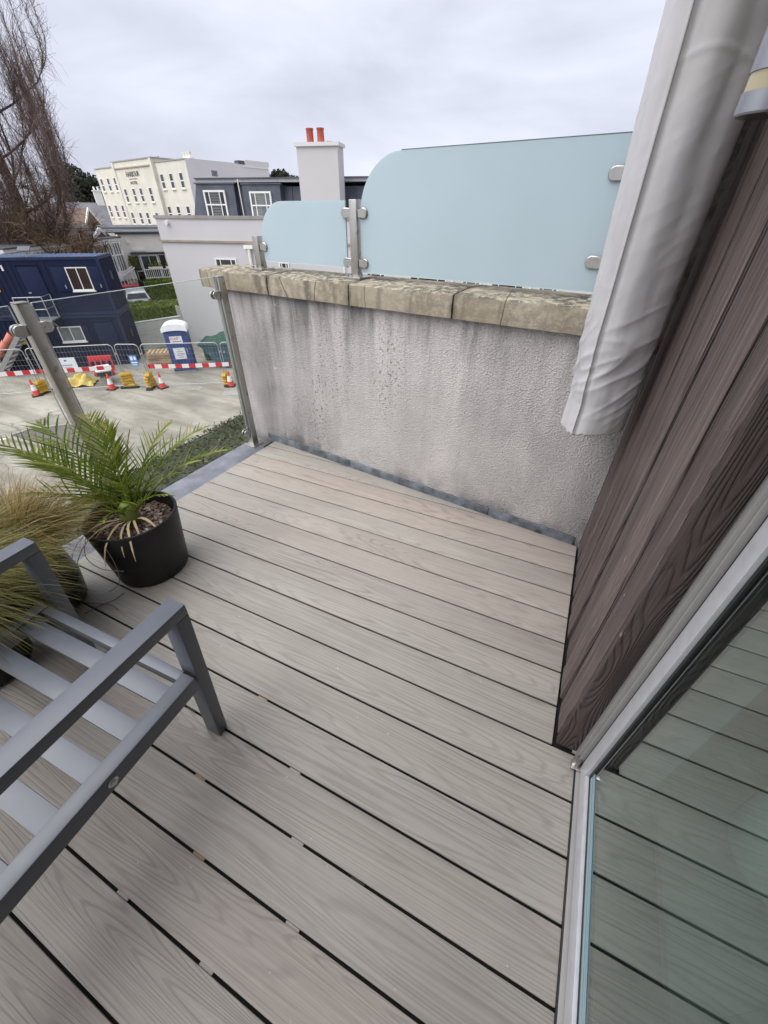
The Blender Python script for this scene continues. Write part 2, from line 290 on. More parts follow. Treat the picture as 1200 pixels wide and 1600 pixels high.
# ---------------------------------------------------------------- mesh builder
def V(*a): return Vector(a)
class MB:
    def __init__(s): s.v = []; s.f = []
    def add(s, vs, fs):
        o = len(s.v); s.v += [tuple(x) for x in vs]; s.f += [tuple(i + o for i in f) for f in fs]; return s
    def obox(s, c, ax, ay, az):
        c, ax, ay, az = Vector(c), Vector(ax) / 2, Vector(ay) / 2, Vector(az) / 2
        vs = [c + ax * i + ay * j + az * k for k in (-1, 1) for j in (-1, 1) for i in (-1, 1)]
        fs = [(0, 2, 3, 1), (4, 5, 7, 6), (0, 1, 5, 4), (2, 6, 7, 3), (0, 4, 6, 2), (1, 3, 7, 5)]
        return s.add(vs, fs)
    def box(s, x0, x1, y0, y1, z0, z1): return s.obox(((x0 + x1) / 2, (y0 + y1) / 2, (z0 + z1) / 2), (x1 - x0, 0, 0), (0, y1 - y0, 0), (0, 0, z1 - z0))
    def prism(s, poly, z0, z1):
        a = sum(poly[i][0] * poly[(i + 1) % len(poly)][1] - poly[(i + 1) % len(poly)][0] * poly[i][1] for i in range(len(poly)))
        if a < 0: poly = poly[::-1]
        n = len(poly); vs = [(p[0], p[1], z0) for p in poly] + [(p[0], p[1], z1) for p in poly]
        fs = [tuple(range(n - 1, -1, -1)), tuple(range(n, 2 * n))] + [(i, (i + 1) % n, n + (i + 1) % n, n + i) for i in range(n)]
        return s.add(vs, fs)
    def bar(s, a, b, wd, th, up=(0, 0, 1)):
        a, b = Vector(a), Vector(b); d = b - a; u = Vector(up); sx = d.cross(u)
        if sx.length < 1e-6: sx = d.cross(Vector((0, 1, 0)))
        sx.normalize(); uz = sx.cross(d).normalized(); return s.obox((a + b) / 2, sx * wd, d, uz * th)
    def tube(s, pts, r, n=8, caps=True):
        pts = [Vector(p) for p in pts]; vs = []; fs = []
        rs = r if isinstance(r, (list, tuple)) else [r] * len(pts)
        prev = None
        for i, p in enumerate(pts):
            d = (pts[min(i + 1, len(pts) - 1)] - pts[max(i - 1, 0)]); d = d.normalized() if d.length > 1e-9 else Vector((0, 0, 1))
            if prev is None: a = d.orthogonal().normalized()
            else:
                a = prev - d * prev.dot(d); a = a.normalized() if a.length > 1e-6 else d.orthogonal().normalized()
            prev = a; b = d.cross(a)
            vs += [p + (a * cos(2 * pi * k / n) + b * sin(2 * pi * k / n)) * rs[i] for k in range(n)]
        for i in range(len(pts) - 1):
            for k in range(n): fs.append((i * n + k, i * n + (k + 1) % n, (i + 1) * n + (k + 1) % n, (i + 1) * n + k))
        if caps: fs.append(tuple(range(n - 1, -1, -1))); m = (len(pts) - 1) * n; fs.append(tuple(range(m, m + n)))
        return s.add(vs, fs)
    def lathe(s, prof, n=24, c=(0, 0, 0)):
        vs = []; fs = []
        for (r, z) in prof: vs += [(c[0] + r * cos(2 * pi * k / n), c[1] + r * sin(2 * pi * k / n), c[2] + z) for k in range(n)]
        for i in range(len(prof) - 1):
            for k in range(n): fs.append((i * n + k, i * n + (k + 1) % n, (i + 1) * n + (k + 1) % n, (i + 1) * n + k))
        if prof[0][0] > 1e-5: fs.append(tuple(range(n - 1, -1, -1)))
        if prof[-1][0] > 1e-5: m = (len(prof) - 1) * n; fs.append(tuple(range(m, m + n)))
        return s.add(vs, fs)
    def strip(s, pts, ws, side):
        """ribbon along pts with half widths ws, spread along the vector(s) side"""
        o = []
        for i, p in enumerate(pts):
            sd = side[i] if isinstance(side, list) else side
            o += [Vector(p) - sd * ws[i], Vector(p) + sd * ws[i]]
        return s.add(o, [(2 * i, 2 * i + 1, 2 * i + 3, 2 * i + 2) for i in range(len(pts) - 1)])
    def mesh(s, name, mat, bevel=0.0, smooth=None, seg=2):
        me = D.meshes.new(name); me.from_pydata(s.v, [], s.f); me.update()
        if bevel:
            bm = bmesh.new(); bm.from_mesh(me)
            ed = [e for e in bm.edges if len(e.link_faces) == 2 and e.calc_face_angle(0) > .5]
            bmesh.ops.bevel(bm, geom=ed, offset=bevel, segments=seg, affect='EDGES', profile=.6, clamp_overlap=True); bm.to_mesh(me); bm.free()
        if smooth is None: smooth = 40 if bevel else 0
        if smooth: me.shade_smooth(); me.set_sharp_from_angle(angle=R(smooth))
        me.materials.append(mat); return me
    def build(s, name, mat, parent=None, loc=None, bevel=0.0, smooth=None, seg=2, kind=None, label=None):
        o = D.objects.new(name, s.mesh(name, mat, bevel, smooth, seg)); COL.objects.link(o)
        if parent is not None: o.parent = parent
        if loc is not None: o.location = loc
        if kind: o['kind'] = kind
        if label: o['label'] = label
        return o
def shift(mb, d): mb.v = [(x + d[0], y + d[1], z + d[2]) for x, y, z in mb.v]; return mb
def thing(name, label, cat, loc=(0, 0, 0), rz=0.0, group=None):
    o = D.objects.new(name, None); COL.objects.link(o); o.location = loc; o.rotation_euler = (0, 0, rz); o.empty_display_size = .1
    return tag(o, label, cat, group)
def tag(o, label, cat, group=None):
    o['label'] = label; o['category'] = cat
    if group: o['group'] = group
    return o
def struct(o): o['kind'] = 'structure'; return o
def inst(o, parent, loc=None, rz=None):
    c = o.copy(); COL.objects.link(c); c.parent = parent
    if loc is not None: c.location = loc
    if rz is not None: c.rotation_euler = (0, 0, rz)
    return c
def copy_tree(o, parent=None):
    c = o.copy(); COL.objects.link(c); c.parent = parent
    for ch in list(o.children): copy_tree(ch, c)
    return c
def text_part(txt, size, mat, parent, loc, rot, name='lettering', sx=1.0, depth=.01):
    cu = D.curves.new(name, 'FONT'); cu.body = txt; cu.size = size; cu.extrude = depth; cu.align_x = 'CENTER'; cu.align_y = 'CENTER'
    t = D.objects.new(name + '_curve', cu); COL.objects.link(t); bpy.context.view_layer.update()
    me = D.meshes.new_from_object(t.evaluated_get(bpy.context.evaluated_depsgraph_get())); D.objects.remove(t)
    me.materials.clear(); me.materials.append(mat); me.name = name
    o = D.objects.new(name, me); COL.objects.link(o); o.parent = parent; o.location = loc; o.rotation_euler = rot; o.scale = (sx, 1, 1); return o
def clip(poly, nx, ny, d):
    """keep nx*x+ny*y <= d"""
    res = []
    for i in range(len(poly)):
        a, b = poly[i], poly[(i + 1) % len(poly)]; da = nx * a[0] + ny * a[1] - d; db = nx * b[0] + ny * b[1] - d
        if da <= 0: res.append(a)
        if (da < 0 < db) or (db < 0 < da): t = da / (da - db); res.append((a[0] + t * (b[0] - a[0]), a[1] + t * (b[1] - a[1])))
    return res
def PO(az, d): a = R(az); return Vector((CAM.x + d * sin(a), CAM.y + d * cos(a), 0))
G = -5.4

# ================================================================ GROUND
struct(MB().prism([(-400, -400), (400, -400), (400, 700), (-400, 700)], G - .5, G).build('car_park_ground', M['concrete']))
# ================================================================ OUR BUILDING
# wall frame: W0 + t*s + n*depth
W0 = V(-2.294, -.03, 0); TH = math.atan2(-.12815, .99175)
wt = V(cos(TH), sin(TH), 0); wn = V(-sin(TH), cos(TH), 0)
bl = thing('apartment_block', 'lower storeys of the pale rendered block carrying the timber deck', 'building', (0, 0, 0))
MB().prism([(-2.36, -.20), (-2.62, -9), (6, -9), (6, .3), (.2, .3), (.2, -.16)], G - .2, -.30).build('lower_wall', M['lilac'], bl)
MB().box(.06, .30, -1.44, -.30, -.3, 6.0).build('upper_wall', M['lilac2'], bl)  # wall tops here carried up out of view to block more sky
MB().box(-.0, .30, -.30, 1.2, -.3, 1.02).build('side_wall', M['lilac2'], bl)
MB().box(-.115, .30, -.345, 1.2, 1.0205, 6.0).build('dark_render_wall', simple('dark rough render', (.13, .122, .11), .95, 0, .5, 25, 1.0, 110), bl)
MB().box(.13, .36, -6, -1.44, 2.40, 6.0).build('lintel', M['clad'], bl)
MB().box(-1.25, .12, -6.5, -1.95, 2.62, 2.80).build('added_shade_slab', M['lilac2'], bl)  # unseen slab, added overhead to shade the near deck and chair
# interior room behind the glass door
rm = thing('living_room', 'dim room with a pale tiled floor behind the glass door', 'room', (0, 0, 0))
for i in range(6):
    for j in range(8):
        a = R(33); c = V(1.5, -2.6, 0) + V(cos(a), sin(a), 0) * (i - 2.5) * .6 + V(-sin(a), cos(a), 0) * (j - 3.5) * .6
        if .6 < c.x < 3.6 and -5.2 < c.y < -1.0:
            MB().obox((0, 0, 0), V(cos(a), sin(a), 0) * .594, V(-sin(a), cos(a), 0) * .594, (0, 0, .02)).build('floor_tile', M['tile'], rm, c + V(0, 0, -.03), .002)
MB().box(.32, 4.2, -6, -.3, -.08, -.045).build('floor_base', M['inwall'], rm)
MB().box(4.2, 4.4, -6, -.3, -.08, 2.5).box(.32, 4.4, -.28, -.1, -.08, 2.5).box(.32, 4.4, -6.2, -6, -.08, 2.5).build('wall', M['inwall'], rm)
MB().box(.32, 4.4, -6.2, -.1, 2.5, 2.6).build('ceiling', M['inwall'], rm)

pf = thing('pouffe', 'pale round pouffe standing just inside the glass door', 'pouffe', (.62, -1.50, -.02))
MB().lathe([(.12, 0), (.145, .03), (.15, .20), (.13, .26), (.05, .28), (0, .28)], 32).build('cushion', simple('pale pouffe cloth', (.62, .64, .62), .8), pf, None, 0, 60)
# ---------------------------------------------------------------- deck
P = .145
deck = struct(thing('deck', 'x', 'x')); del deck['label']; del deck['category']
MB().prism([(-2.28, -.06), (-2.48, -5.6), (.10, -5.6), (.10, -1.42), (.05, -1.42), (.05, -.40)], -.12, -.014).build('deck_base', M['dark'], deck)  # near-black sheet close under the boards paints the shade in their gaps
random.seed(4)
for j in range(0, 38):
    y1 = -j * P - .0036; y0 = -(j + 1) * P + .0036
    poly = [(-3, y0), (1, y0), (1, y1), (-3, y1)]
    poly = clip(poly, -1, .0444, 2.218 - .0444 * -.5 + .0)           # left edge
    lim = W0 - wn * .017
    poly = clip(poly, wn.x, wn.y, lim.dot(wn))
    poly = clip(poly, 1, 0, -.006 if y0 > -1.46 else .068)
    if len(poly) < 3: continue
    cx = sum(p[0] for p in poly) / len(poly); cy = (y0 + y1) / 2
    MB().prism([(p[0] - cx, p[1] - cy) for p in poly], -.010, 0).build('deck_board', M['deck'], deck, (cx, cy, random.uniform(-.0006, .0006)), .0028)
random.seed(11)
for (x, k) in ((-1.02, 14), (-.86, 15), (-.62, 14), (-.98, 16), (-.70, 16), (-1.2, 13), (-.42, 14), (-.75, 13), (-1.28, 15), (-1.0, 12), (-.55, 15)):
    MB().box(-.02, .02, -.0033, .0033, -.0135, -.0085).build('board_clip', random.choice((M['rubber'], M['wood'], M['alu_lip'])), deck, (x + random.uniform(-.02, .02), -k * P, 0))

# flashings
def edge_x(y, off=0): return -2.218 + .0444 * (y + .5) + off
ef = thing('edge_flashing', 'lead grey metal flashing capping the open outer edge of the deck', 'flashing', (0, 0, 0))
for (ya, yb) in ((-.175, -1.22), (-1.223, -2.6), (-2.603, -4.2)):
    MB().prism([(edge_x(ya, -.222), ya), (edge_x(yb, -.222), yb), (edge_x(yb, -.006), yb), (edge_x(ya, -.006), ya)], -.022, -.001).build('flashing_sheet', M['flash'], ef, None, .002)
MB().prism([(edge_x(-.17, -.232), -.17), (edge_x(-4.2, -.232), -4.2), (edge_x(-4.2, -.2225), -4.2), (edge_x(-.17, -.2225), -.17)], -.26, -.002).build('drip_edge', M['flash'], ef)
wf = thing('wall_flashing', 'narrow weathered lead strip along the foot of the stained wall', 'flashing', W0, TH)
for (a, b_) in ((-.02, .78), (.783, 1.80), (1.803, 2.285)):
    MB().box(a, b_, -.016, -.001, -.03, .045).build('lead_strip', M['lead'], wf, None, .002)
MB().box(-.02, 2.285, -.0205, -.0165, -.03, .002).build('strip_fold', M['lead'], wf)

# ---------------------------------------------------------------- parapet wall
wl = thing('parapet_wall', 'stained grey stucco parapet wall with sandstone coping beside the deck', 'wall', W0, TH)
g = MB(); nx, nzr = 60, 30
MB().box(-.295, 2.42, 0, .30, -.30, 1.032).build('stucco_body', M['stucco'], wl, None, .006)
MB().box(-.295, -.0, 0, .30, G - .1, -.302).build('lower_pier', M['stucco'], wl)
js = [-.372, .254, .857, 1.456, 2.06, 2.185]
for a, b_ in zip(js[:-1], js[1:]):
    m = MB(); ns = 9; y0, y1, z0, z1 = -.04, .345, 1.035, 1.135
    random.seed(int(a * 100))
    vs = []; fs = []
    prof = [(y0, z0), (y0 - .004, z0 + .05), (y0, z1 - .004), (y0 + .005, z1), ((y0 + y1) / 2, z1 + .010), (y1 - .005, z1), (y1, z1 - .005), (y1, z0)]
    for i in range(ns + 1):
        s_ = a + .0045 + (b_ - a - .009) * i / ns
        for (yy, zz) in prof: vs.append((s_ - (a + b_) / 2, yy + random.uniform(-.0009, .0009), zz + random.uniform(-.0008, .0008)))
    np_ = len(prof)
    for i in range(ns):
        for k in range(np_): fs.append((i * np_ + k, i * np_ + (k + 1) % np_, (i + 1) * np_ + (k + 1) % np_, (i + 1) * np_ + k))
    fs += [tuple(range(np_)), tuple(range(ns * np_ + np_ - 1, ns * np_ - 1, -1))]
    m.add(vs, fs).build('coping_stone', M['stone'], wl, ((a + b_) / 2, 0, 0), 0, 30)
MB().box(-.355, 2.18, -.02, .33, 1.031, 1.037).build('mortar_bed', simple('dark mortar', (.06, .055, .045), .95), wl)

# ---------------------------------------------------------------- frosted screen on the coping
ps = thing('privacy_screen', 'frosted pale blue glass screen on steel posts fixed to the coping', 'glass screen', W0, TH)
OFF = .125; ZC = 1.147
def screen_pane(name, s0, s1, z0, z1, rad, th=.010):
    pts = [(s0, z0), (s1, z0), (s1, z1)] + [(s0 + rad - rad * sin(t), z1 - rad + rad * cos(t)) for t in [i * pi / 2 / 10 for i in range(11)]]
    m = MB(); n = len(pts); vs = [(p[0], OFF - th / 2, p[1]) for p in pts] + [(p[0], OFF + th / 2, p[1]) for p in pts]
    fs = [tuple(range(n)), tuple(range(2 * n - 1, n - 1, -1))] + [(i, n + i, n + (i + 1) % n, (i + 1) % n) for i in range(n)]
    return m.add(vs, fs).build(name, M['frost'], ps, None, 0)
p1 = screen_pane('frosted_pane', .098, .735, ZC + .045, 1.482, .19)
p2 = screen_pane('frosted_pane', .83, 2.02, 1.172, 1.655, .235)
edge = simple('polished glass edge', (.62, .75, .76), .2)
MB().box(.10, .735, OFF - .0055, OFF + .0055, ZC + .0425, ZC + .0448).build('glass_edge', edge, p1)
MB().box(.83, 2.02, OFF - .0055, OFF + .0055, 1.169, 1.1718).build('glass_edge', edge, p2)
MB().box(1.065, 2.02, OFF - .0055, OFF + .0055, 1.6552, 1.658).build('glass_edge', simple('green glass edge', (.10, .15, .15), .3), p2)
def screen_post(s0, ztop, sides, reach=.05):
    MB().box(s0 - .023, s0 + .023, OFF - .023, OFF + .023, ZC, ztop).build('post', M['steel'], ps, None, .003)
    bp = MB().box(s0 - .055, s0 + .055, OFF - .055, OFF + .055, ZC - .006, ZC + .006).build('base_plate', M['steel_dk'], ps, None, .002)
    for sx in (-1, 1):
        MB().tube([(s0 + sx * .04, OFF - .035, ZC + .006), (s0 + sx * .04, OFF - .035, ZC + .016)], .009, 8).build('bolt', M['steel_dk'], bp)
    for (sd, z) in sides:
        c = s0 + sd * reach
        m = MB(); pr = [(c - sd * (reach - .023), -.02), (c - sd * (reach - .023), .02)] + [(c + sd * (.01 + .022 * sin(t)), .022 * cos(t)) for t in [i * pi / 8 for i in range(9)]]
        pr = [(x, z + q) for x, q in pr]; n = len(pr)
        m.add([(x, OFF - .016, q) for x, q in pr] + [(x, OFF + .016, q) for x, q in pr], [tuple(range(n)), tuple(range(2 * n - 1, n - 1, -1))] + [(i, n + i, n + (i + 1) % n, (i + 1) % n) for i in range(n)])
        cl = m.build('glass_clamp', M['steel_dk'], ps, None, .003, seg=1)
screen_post(.05, 1.318, [(1, 1.265)])
screen_post(.795, 1.485, [(-1, 1.43), (-1, 1.215), (1, 1.43), (1, 1.215)])
screen_post(2.06, 1.60, [(-1, 1.548), (-1, 1.275)], .078)

# ---------------------------------------------------------------- glass balustrade
gb = thing('glass_balustrade', 'clear glass balustrade with square stainless posts along the deck edge', 'balustrade', (-2.36, -.146, 0), -.0444)
# local y runs along the deck edge
def rail_post(y, z0, z1):
    m = MB().box(-.025, .025, y - .025, y + .025, z0, z1 - .006)
    m.prism([(-.025, y - .025), (.025, y - .025), (.025, y + .025), (-.025, y + .025)], z1 - .005, z1)
    m.build('post', M['steel'], gb, None, .003)
    MB().box(-.05, .05, y - .05, y + .05, -.004, .005).build('base_plate', M['steel'], gb, None, .002)
    for zz in (1.028, .115):
        for sd in (-1, 1):
            if y > -.2 and sd > 0: continue
            c = y + sd * .048; pr = [(c - sd * .023, -.022), (c - sd * .023, .022)] + [(c + sd * (.006 + .024 * sin(t)), .024 * cos(t)) for t in [i * pi / 8 for i in range(9)]]
            for xo, tk in ((-.0125, .010), (.0125, .010)):
                m = MB(); n = len(pr)
                m.add([(xo - tk / 2, q, zz + h) for q, h in pr] + [(xo + tk / 2, q, zz + h) for q, h in pr], [tuple(range(n)), tuple(range(2 * n - 1, n - 1, -1))] + [(i, n + i, n + (i + 1) % n, (i + 1) % n) for i in range(n)])
                cl = m.build('glass_clamp', M['steel_dk'], gb, None, .003, seg=1)
            MB().tube([(-.022, c, zz), (.022, c, zz)], .007, 8).build('clamp_bolt', M['steel_dk'], gb)
rail_post(-.02, 0, 1.125); rail_post(-1.085, 0, 1.13); rail_post(-2.15, 0, 1.13)
def rail_pane(ya, yb, za=.06, zb=1.12):
    pn = MB().box(-.005, .005, ya, yb, za, zb).build('glass_pane', M['glass'], gb)
    e = simple('pale green glass edge', (.46, .53, .52), .25)
    MB().box(-.0052, .0052, ya, yb, zb, zb + .002).build('glass_edge', e, pn); MB().box(-.0052, .0052, ya - .002, ya, za, zb).build('glass_edge', e, pn); MB().box(-.0052, .0052, yb, yb + .002, za, zb).build('glass_edge', e, pn)
rail_pane(-1.045, -.055); rail_pane(-2.11, -1.13)

# ---------------------------------------------------------------- timber cladding
tw = thing('timber_cladding', 'dark weathered vertical timber cladding on the house wall beside the door', 'cladding', (0, 0, 0))
ys = [-.318, -.345, -.475, -.60, -.745, -.865, -1.00, -1.14, -1.285, -1.418]
dp = [.0, .003, .0, .004, .001, .0045, .0, .004, .0, .003]
random.seed(8)
for i in range(1, len(ys) - 0):
    y1, y0 = ys[i - 1], ys[i]
    m = MB(); d = dp[i] + random.uniform(-.002, .002)
    n = 12; zs = [.012 + 3.2 * k / n for k in range(n + 1)]; vs = []; fs = []
    for k, z in enumerate(zs):
        wob = .0012 * sin(z * 3 + i)
        ya, yb = y0 + .0065 + wob, y1 - .0065 + wob
        vs += [(.045, ya - (y0 + y1) / 2, z), (-.0 + d, ya - (y0 + y1) / 2 + 0, z), (-.0 + d - .002, (ya + yb) / 2 - (y0 + y1) / 2, z), (-.0 + d + (.002 if i % 2 else 0), yb - (y0 + y1) / 2, z), (.045, yb - (y0 + y1) / 2, z)]
    for k in range(n):
        for q in range(4): fs.append((k * 5 + q, k * 5 + q + 1, k * 5 + 5 + q + 1, k * 5 + 5 + q))
    fs += [(4, 3, 2, 1, 0), tuple(n * 5 + q for q in range(5))]
    m.add(vs, fs).build('cladding_board', M['clad'], tw, (0, (y0 + y1) / 2, 0), .0025, 35, seg=1)
MB().box(-.031, .031, -.012, .012, .012, 3.2).build('cladding_board', M['reveal'], tw, (.035, -1.432, 0), .002, label='door reveal board with swirling flame grain')
m = MB().box(.0085, .044, -1.40, -.34, .0, 3.19); m.build('backing', M['dark'], tw)  # shallow near-black sheet paints the shade between the cladding boards
MB().box(.0, .02, -.317, -.298, .0, 1.02).build('edge_batten', simple('grey batten', (.20, .18, .16), .85, 0, .3, 8), tw)

# ---------------------------------------------------------------- glass door
dr = thing('glass_door', 'tall glass terrace door in a slim grey aluminium frame', 'door', (.08, -1.45, 0))
H = 2.32
MB().box(-.014, .06, -.016, .002, .0, H).build('jamb_lip', M['alu_lip'], dr, None, .002)
MB().box(-.006, .06, -.0245, -.0165, .0, H).build('jamb_step', M['alu_lip'], dr, None, .0015)
MB().box(.006, .06, -.0335, -.025, .0, H).build('gasket', M['alu_dk'], dr)
MB().box(-.008, .05, -3.4, -.030, -.02, .006).build('sill', M['alu_lip'], dr, None, .002)
MB().box(-.012, -.0085, -3.4, -.030, -.03, .004).build('sill_gasket', M['alu_dk'], dr)
fr = MB().box(.003, .045, -.084, -.034, .012, H).build('frame_stile', M['alu'], dr, None, .0025)
MB().box(.003, .045, -3.4, -.0842, .012, .074).build('bottom_rail', M['alu'], dr, None, .0025)
MB().box(.003, .045, -3.4, -.034, H, H + .06).build('top_rail', M['alu'], dr, None, .0025)
MB().box(.012, .040, -.094, -.0845, .075, H).box(.012, .040, -3.4, -.0945, .0745, .081).build('glazing_gasket', M['alu_dk'], dr)
MB().box(.0165, .0205, -3.39, -.094, .079, H).build('glass_pane', M['doorglass'], dr)
MB().box(.024, .034, -.115, -.0945, .0815, H).build('spacer_bar', simple('dark spacer bar', (.02, .022, .022), .4, .3), dr)
for k_, (za, zb) in enumerate(((.0815, .099), (.1025, .121))):  # reflection along the foot of the pane, painted as two pale blue bars
    MB().box(.0135, .0164, -3.38, -.0948, za, zb).build('reflection_strip', simple('pale blue reflection strip', (.25, .37, .42), .18, 0, .06, 4, 0, 1, .7), dr, None, .0008)
rl = MB().tube([(-.012, -.03, .010), (-.012, -.03, .036)], [.013, .011], 12).build('pivot_cap', M['steel_dk'], dr, None, 0, 40)
MB().box(-.026, .004, -.052, -.030, .004, .014).build('pivot_foot', M['steel_dk'], rl, None, .002)

# ---------------------------------------------------------------- wall lamp
lp = thing('wall_lamp', 'grey cylinder wall lamp with a cream glass ring on the cladding', 'lamp', (-.062, -.885, 1.588))
MB().lathe([(.047, 0), (.050, .003), (.050, .034)], 40).build('lower_cap', M['lampgrey'], lp, None, 0, 40)
MB().lathe([(.043, -.001), (.043, .001)], 32).build('lamp_lens', simple('dark lamp lens', (.05, .05, .05), .25), lp)
MB().lathe([(.0475, .0342), (.0475, .062)], 40).build('glass_ring', M['lampglass'], lp, None, 0, 40)
MB().lathe([(.050, .0622), (.050, .26), (.046, .265)], 40).build('lamp_body', M['lampgrey'], lp, None, 0, 40)
MB().box(.045, .066, -.025, .025, .08, .2).build('wall_bracket', M['lampgrey'], lp)

# ---------------------------------------------------------------- closed parasol in its cover
pc = Vector((-.152, -.535, 0)); pr = thing('wall_parasol', 'closed parasol in a pale grey fabric cover hanging by the cladding', 'parasol', (pc.x, pc.y, .745))
nA, nZ = 192, 300; ZB, ZT = .745, 2.55
vs = []; fs = []
to_cam = math.atan2(CAM.y - pc.y, CAM.x - pc.x); seam_a = to_cam - R(27)
noise.seed_set(3)
for iz in range(nZ + 1):
    z = ZB + (ZT - ZB) * iz / nZ; h = z - ZB
    for ia in range(nA):
        a = 2 * pi * ia / nA
        r = .105 + .010 * min(1, h / 1.1) + .004 * sin(3.1 * h + 1)
        r *= 1 + .05 * math.exp(-h / .10)
        da = (a - seam_a + pi) % (2 * pi) - pi
        r += .007 * math.exp(-(da / .05) ** 2) - .005 * math.exp(-((da - .10) / .05) ** 2)          # stitched seam
        r *= 1 - .10 * math.exp(-((da + .75) / .42) ** 2) + .035 * math.exp(-((da - .45) / .22) ** 2) - .05 * math.exp(-((da - 1.1) / .3) ** 2) + .02 * math.exp(-((da - 1.65) / .25) ** 2)
        ca, sa = cos(a), sin(a)
        fold = noise.noise(Vector((ca * 2.2, sa * 2.2, z * .9))) * .0045
        arc = .11 * da; u_ = h * .80 - arc * .60; v_ = h * .60 + arc * .80
        wk = (1 - abs(noise.noise(Vector((u_ * 24, v_ * 6, 2.5))))) ** 4; wk2 = (1 - abs(noise.noise(Vector((u_ * 11 + 5, v_ * 3.5, 8.5))))) ** 3
        r += fold + math.exp(-((h - .26) / .17) ** 2) * (.0042 * wk + .0052 * wk2) + .0007 * wk + .0015 * noise.noise(Vector((ca * 4, sa * 4, z * 7)))
        if abs(h - .98) < .03 and da > .05: r += .0014 * math.exp(-((h - .98 - .012 * sin(a * 3)) / .006) ** 2)
        zz = z + (.012 * noise.noise(Vector((ca * 3, sa * 3, 5))) + .006 * noise.noise(Vector((ca * 11, sa * 11, 2))) + (.016 * (ca * cos(to_cam + 1.2) + sa * sin(to_cam + 1.2)))) * math.exp(-h / .12)
        if iz == 0: r *= .95 + .05 * noise.noise(Vector((ca * 9, sa * 9, 1)))
        gw = min(1.15, max(0, (h - .12) / .9)) ** .8; lean = .022 * gw; r *= 1 + .20 * gw
        vs.append((r * ca - lean, r * sa, zz - ZB))
for iz in range(nZ):
    for ia in range(nA): fs.append((iz * nA + ia, iz * nA + (ia + 1) % nA, (iz + 1) * nA + (ia + 1) % nA, (iz + 1) * nA + ia))
# gathered hem turned inwards
o = len(vs)
for k, (sc_, dz) in enumerate(((.86, .004), (.55, .03), (.1, .05))):
    for ia in range(nA): x, y, z = vs[ia]; vs.append((x * sc_, y * sc_, z + dz))
for k in range(3):
    a0 = 0 if k == 0 else o + (k - 1) * nA; b0 = o + k * nA
    for ia in range(nA): fs.append((a0 + (ia + 1) % nA, a0 + ia, b0 + ia, b0 + (ia + 1) % nA))
MB().add(vs, fs).build('fabric_cover', M['cover'], pr, None, 0, 60)
m = MB()
for iz in range(0, nZ):
    pass
sp_ = []
for iz in range(3, nZ + 1, 3):
    i = iz * nA + int(round(((seam_a + .02) % (2 * pi)) / (2 * pi) * nA)) % nA; x, y, z = vs[i]; k = 1.004; sp_.append((x * k, y * k, z))
MB().tube(sp_, .0016, 5).build('seam_piping', simple('seam thread', (.33, .33, .33), .7), pr)
MB().tube([(.0, 0, 1.8), (.0, 0, 2.2)], .03, 12).build('mast', M['alu'], pr)
MB().bar((0, 0, 2.1), (.18, 0, 2.1), .05, .08).build('wall_arm', M['alu'], pr)

# ================================================================ PLANTERS
random.seed(21)
pp = thing('potted_palm', 'young feather palm in a matt black tapered pot on the deck', 'potted plant', (-1.935, -1.425, 0))
HP, RB, RT = .325, .160, .195
MB().lathe([(RB - .006, 0), (RB, .006), (RT, HP - .004), (RT - .003, HP), (RT - .011, HP), (RT - .013, HP - .004), (RT - .024, HP - .075)], 64).build('pot', M['black'], pp, None, 0, 50)
m = MB()
for i in range(1500):
    r_ = (RT - .026) * math.sqrt(random.random()); a = random.uniform(0, 2 * pi); c = V(r_ * cos(a), r_ * sin(a), HP - .072 + random.uniform(0, .016))
    e = Matrix.Rotation(random.uniform(0, 6.3), 3, 'Z') @ Matrix.Rotation(random.uniform(0, 6.3), 3, 'X'); s_ = random.uniform(.004, .011)
    m.obox(c, e @ V(s_ * 2, 0, 0), e @ V(0, s_ * 1.2, 0), e @ V(0, 0, s_))
m.build('bark_mulch', M['pebble'], pp, kind='stuff')
MB().lathe([(RT - .026, HP - .078), (RT - .027, HP - .074), (0.0, HP - .072)], 40).build('soil', simple('dark soil', (.03, .022, .018), .95), pp)
MB().lathe([(.03, HP - .07), (.045, HP - .04), (.035, HP + .03), (.012, HP + .06)], 12).build('stem_base', M['stem'], pp, (-.01, .0, 0), 0, 60)
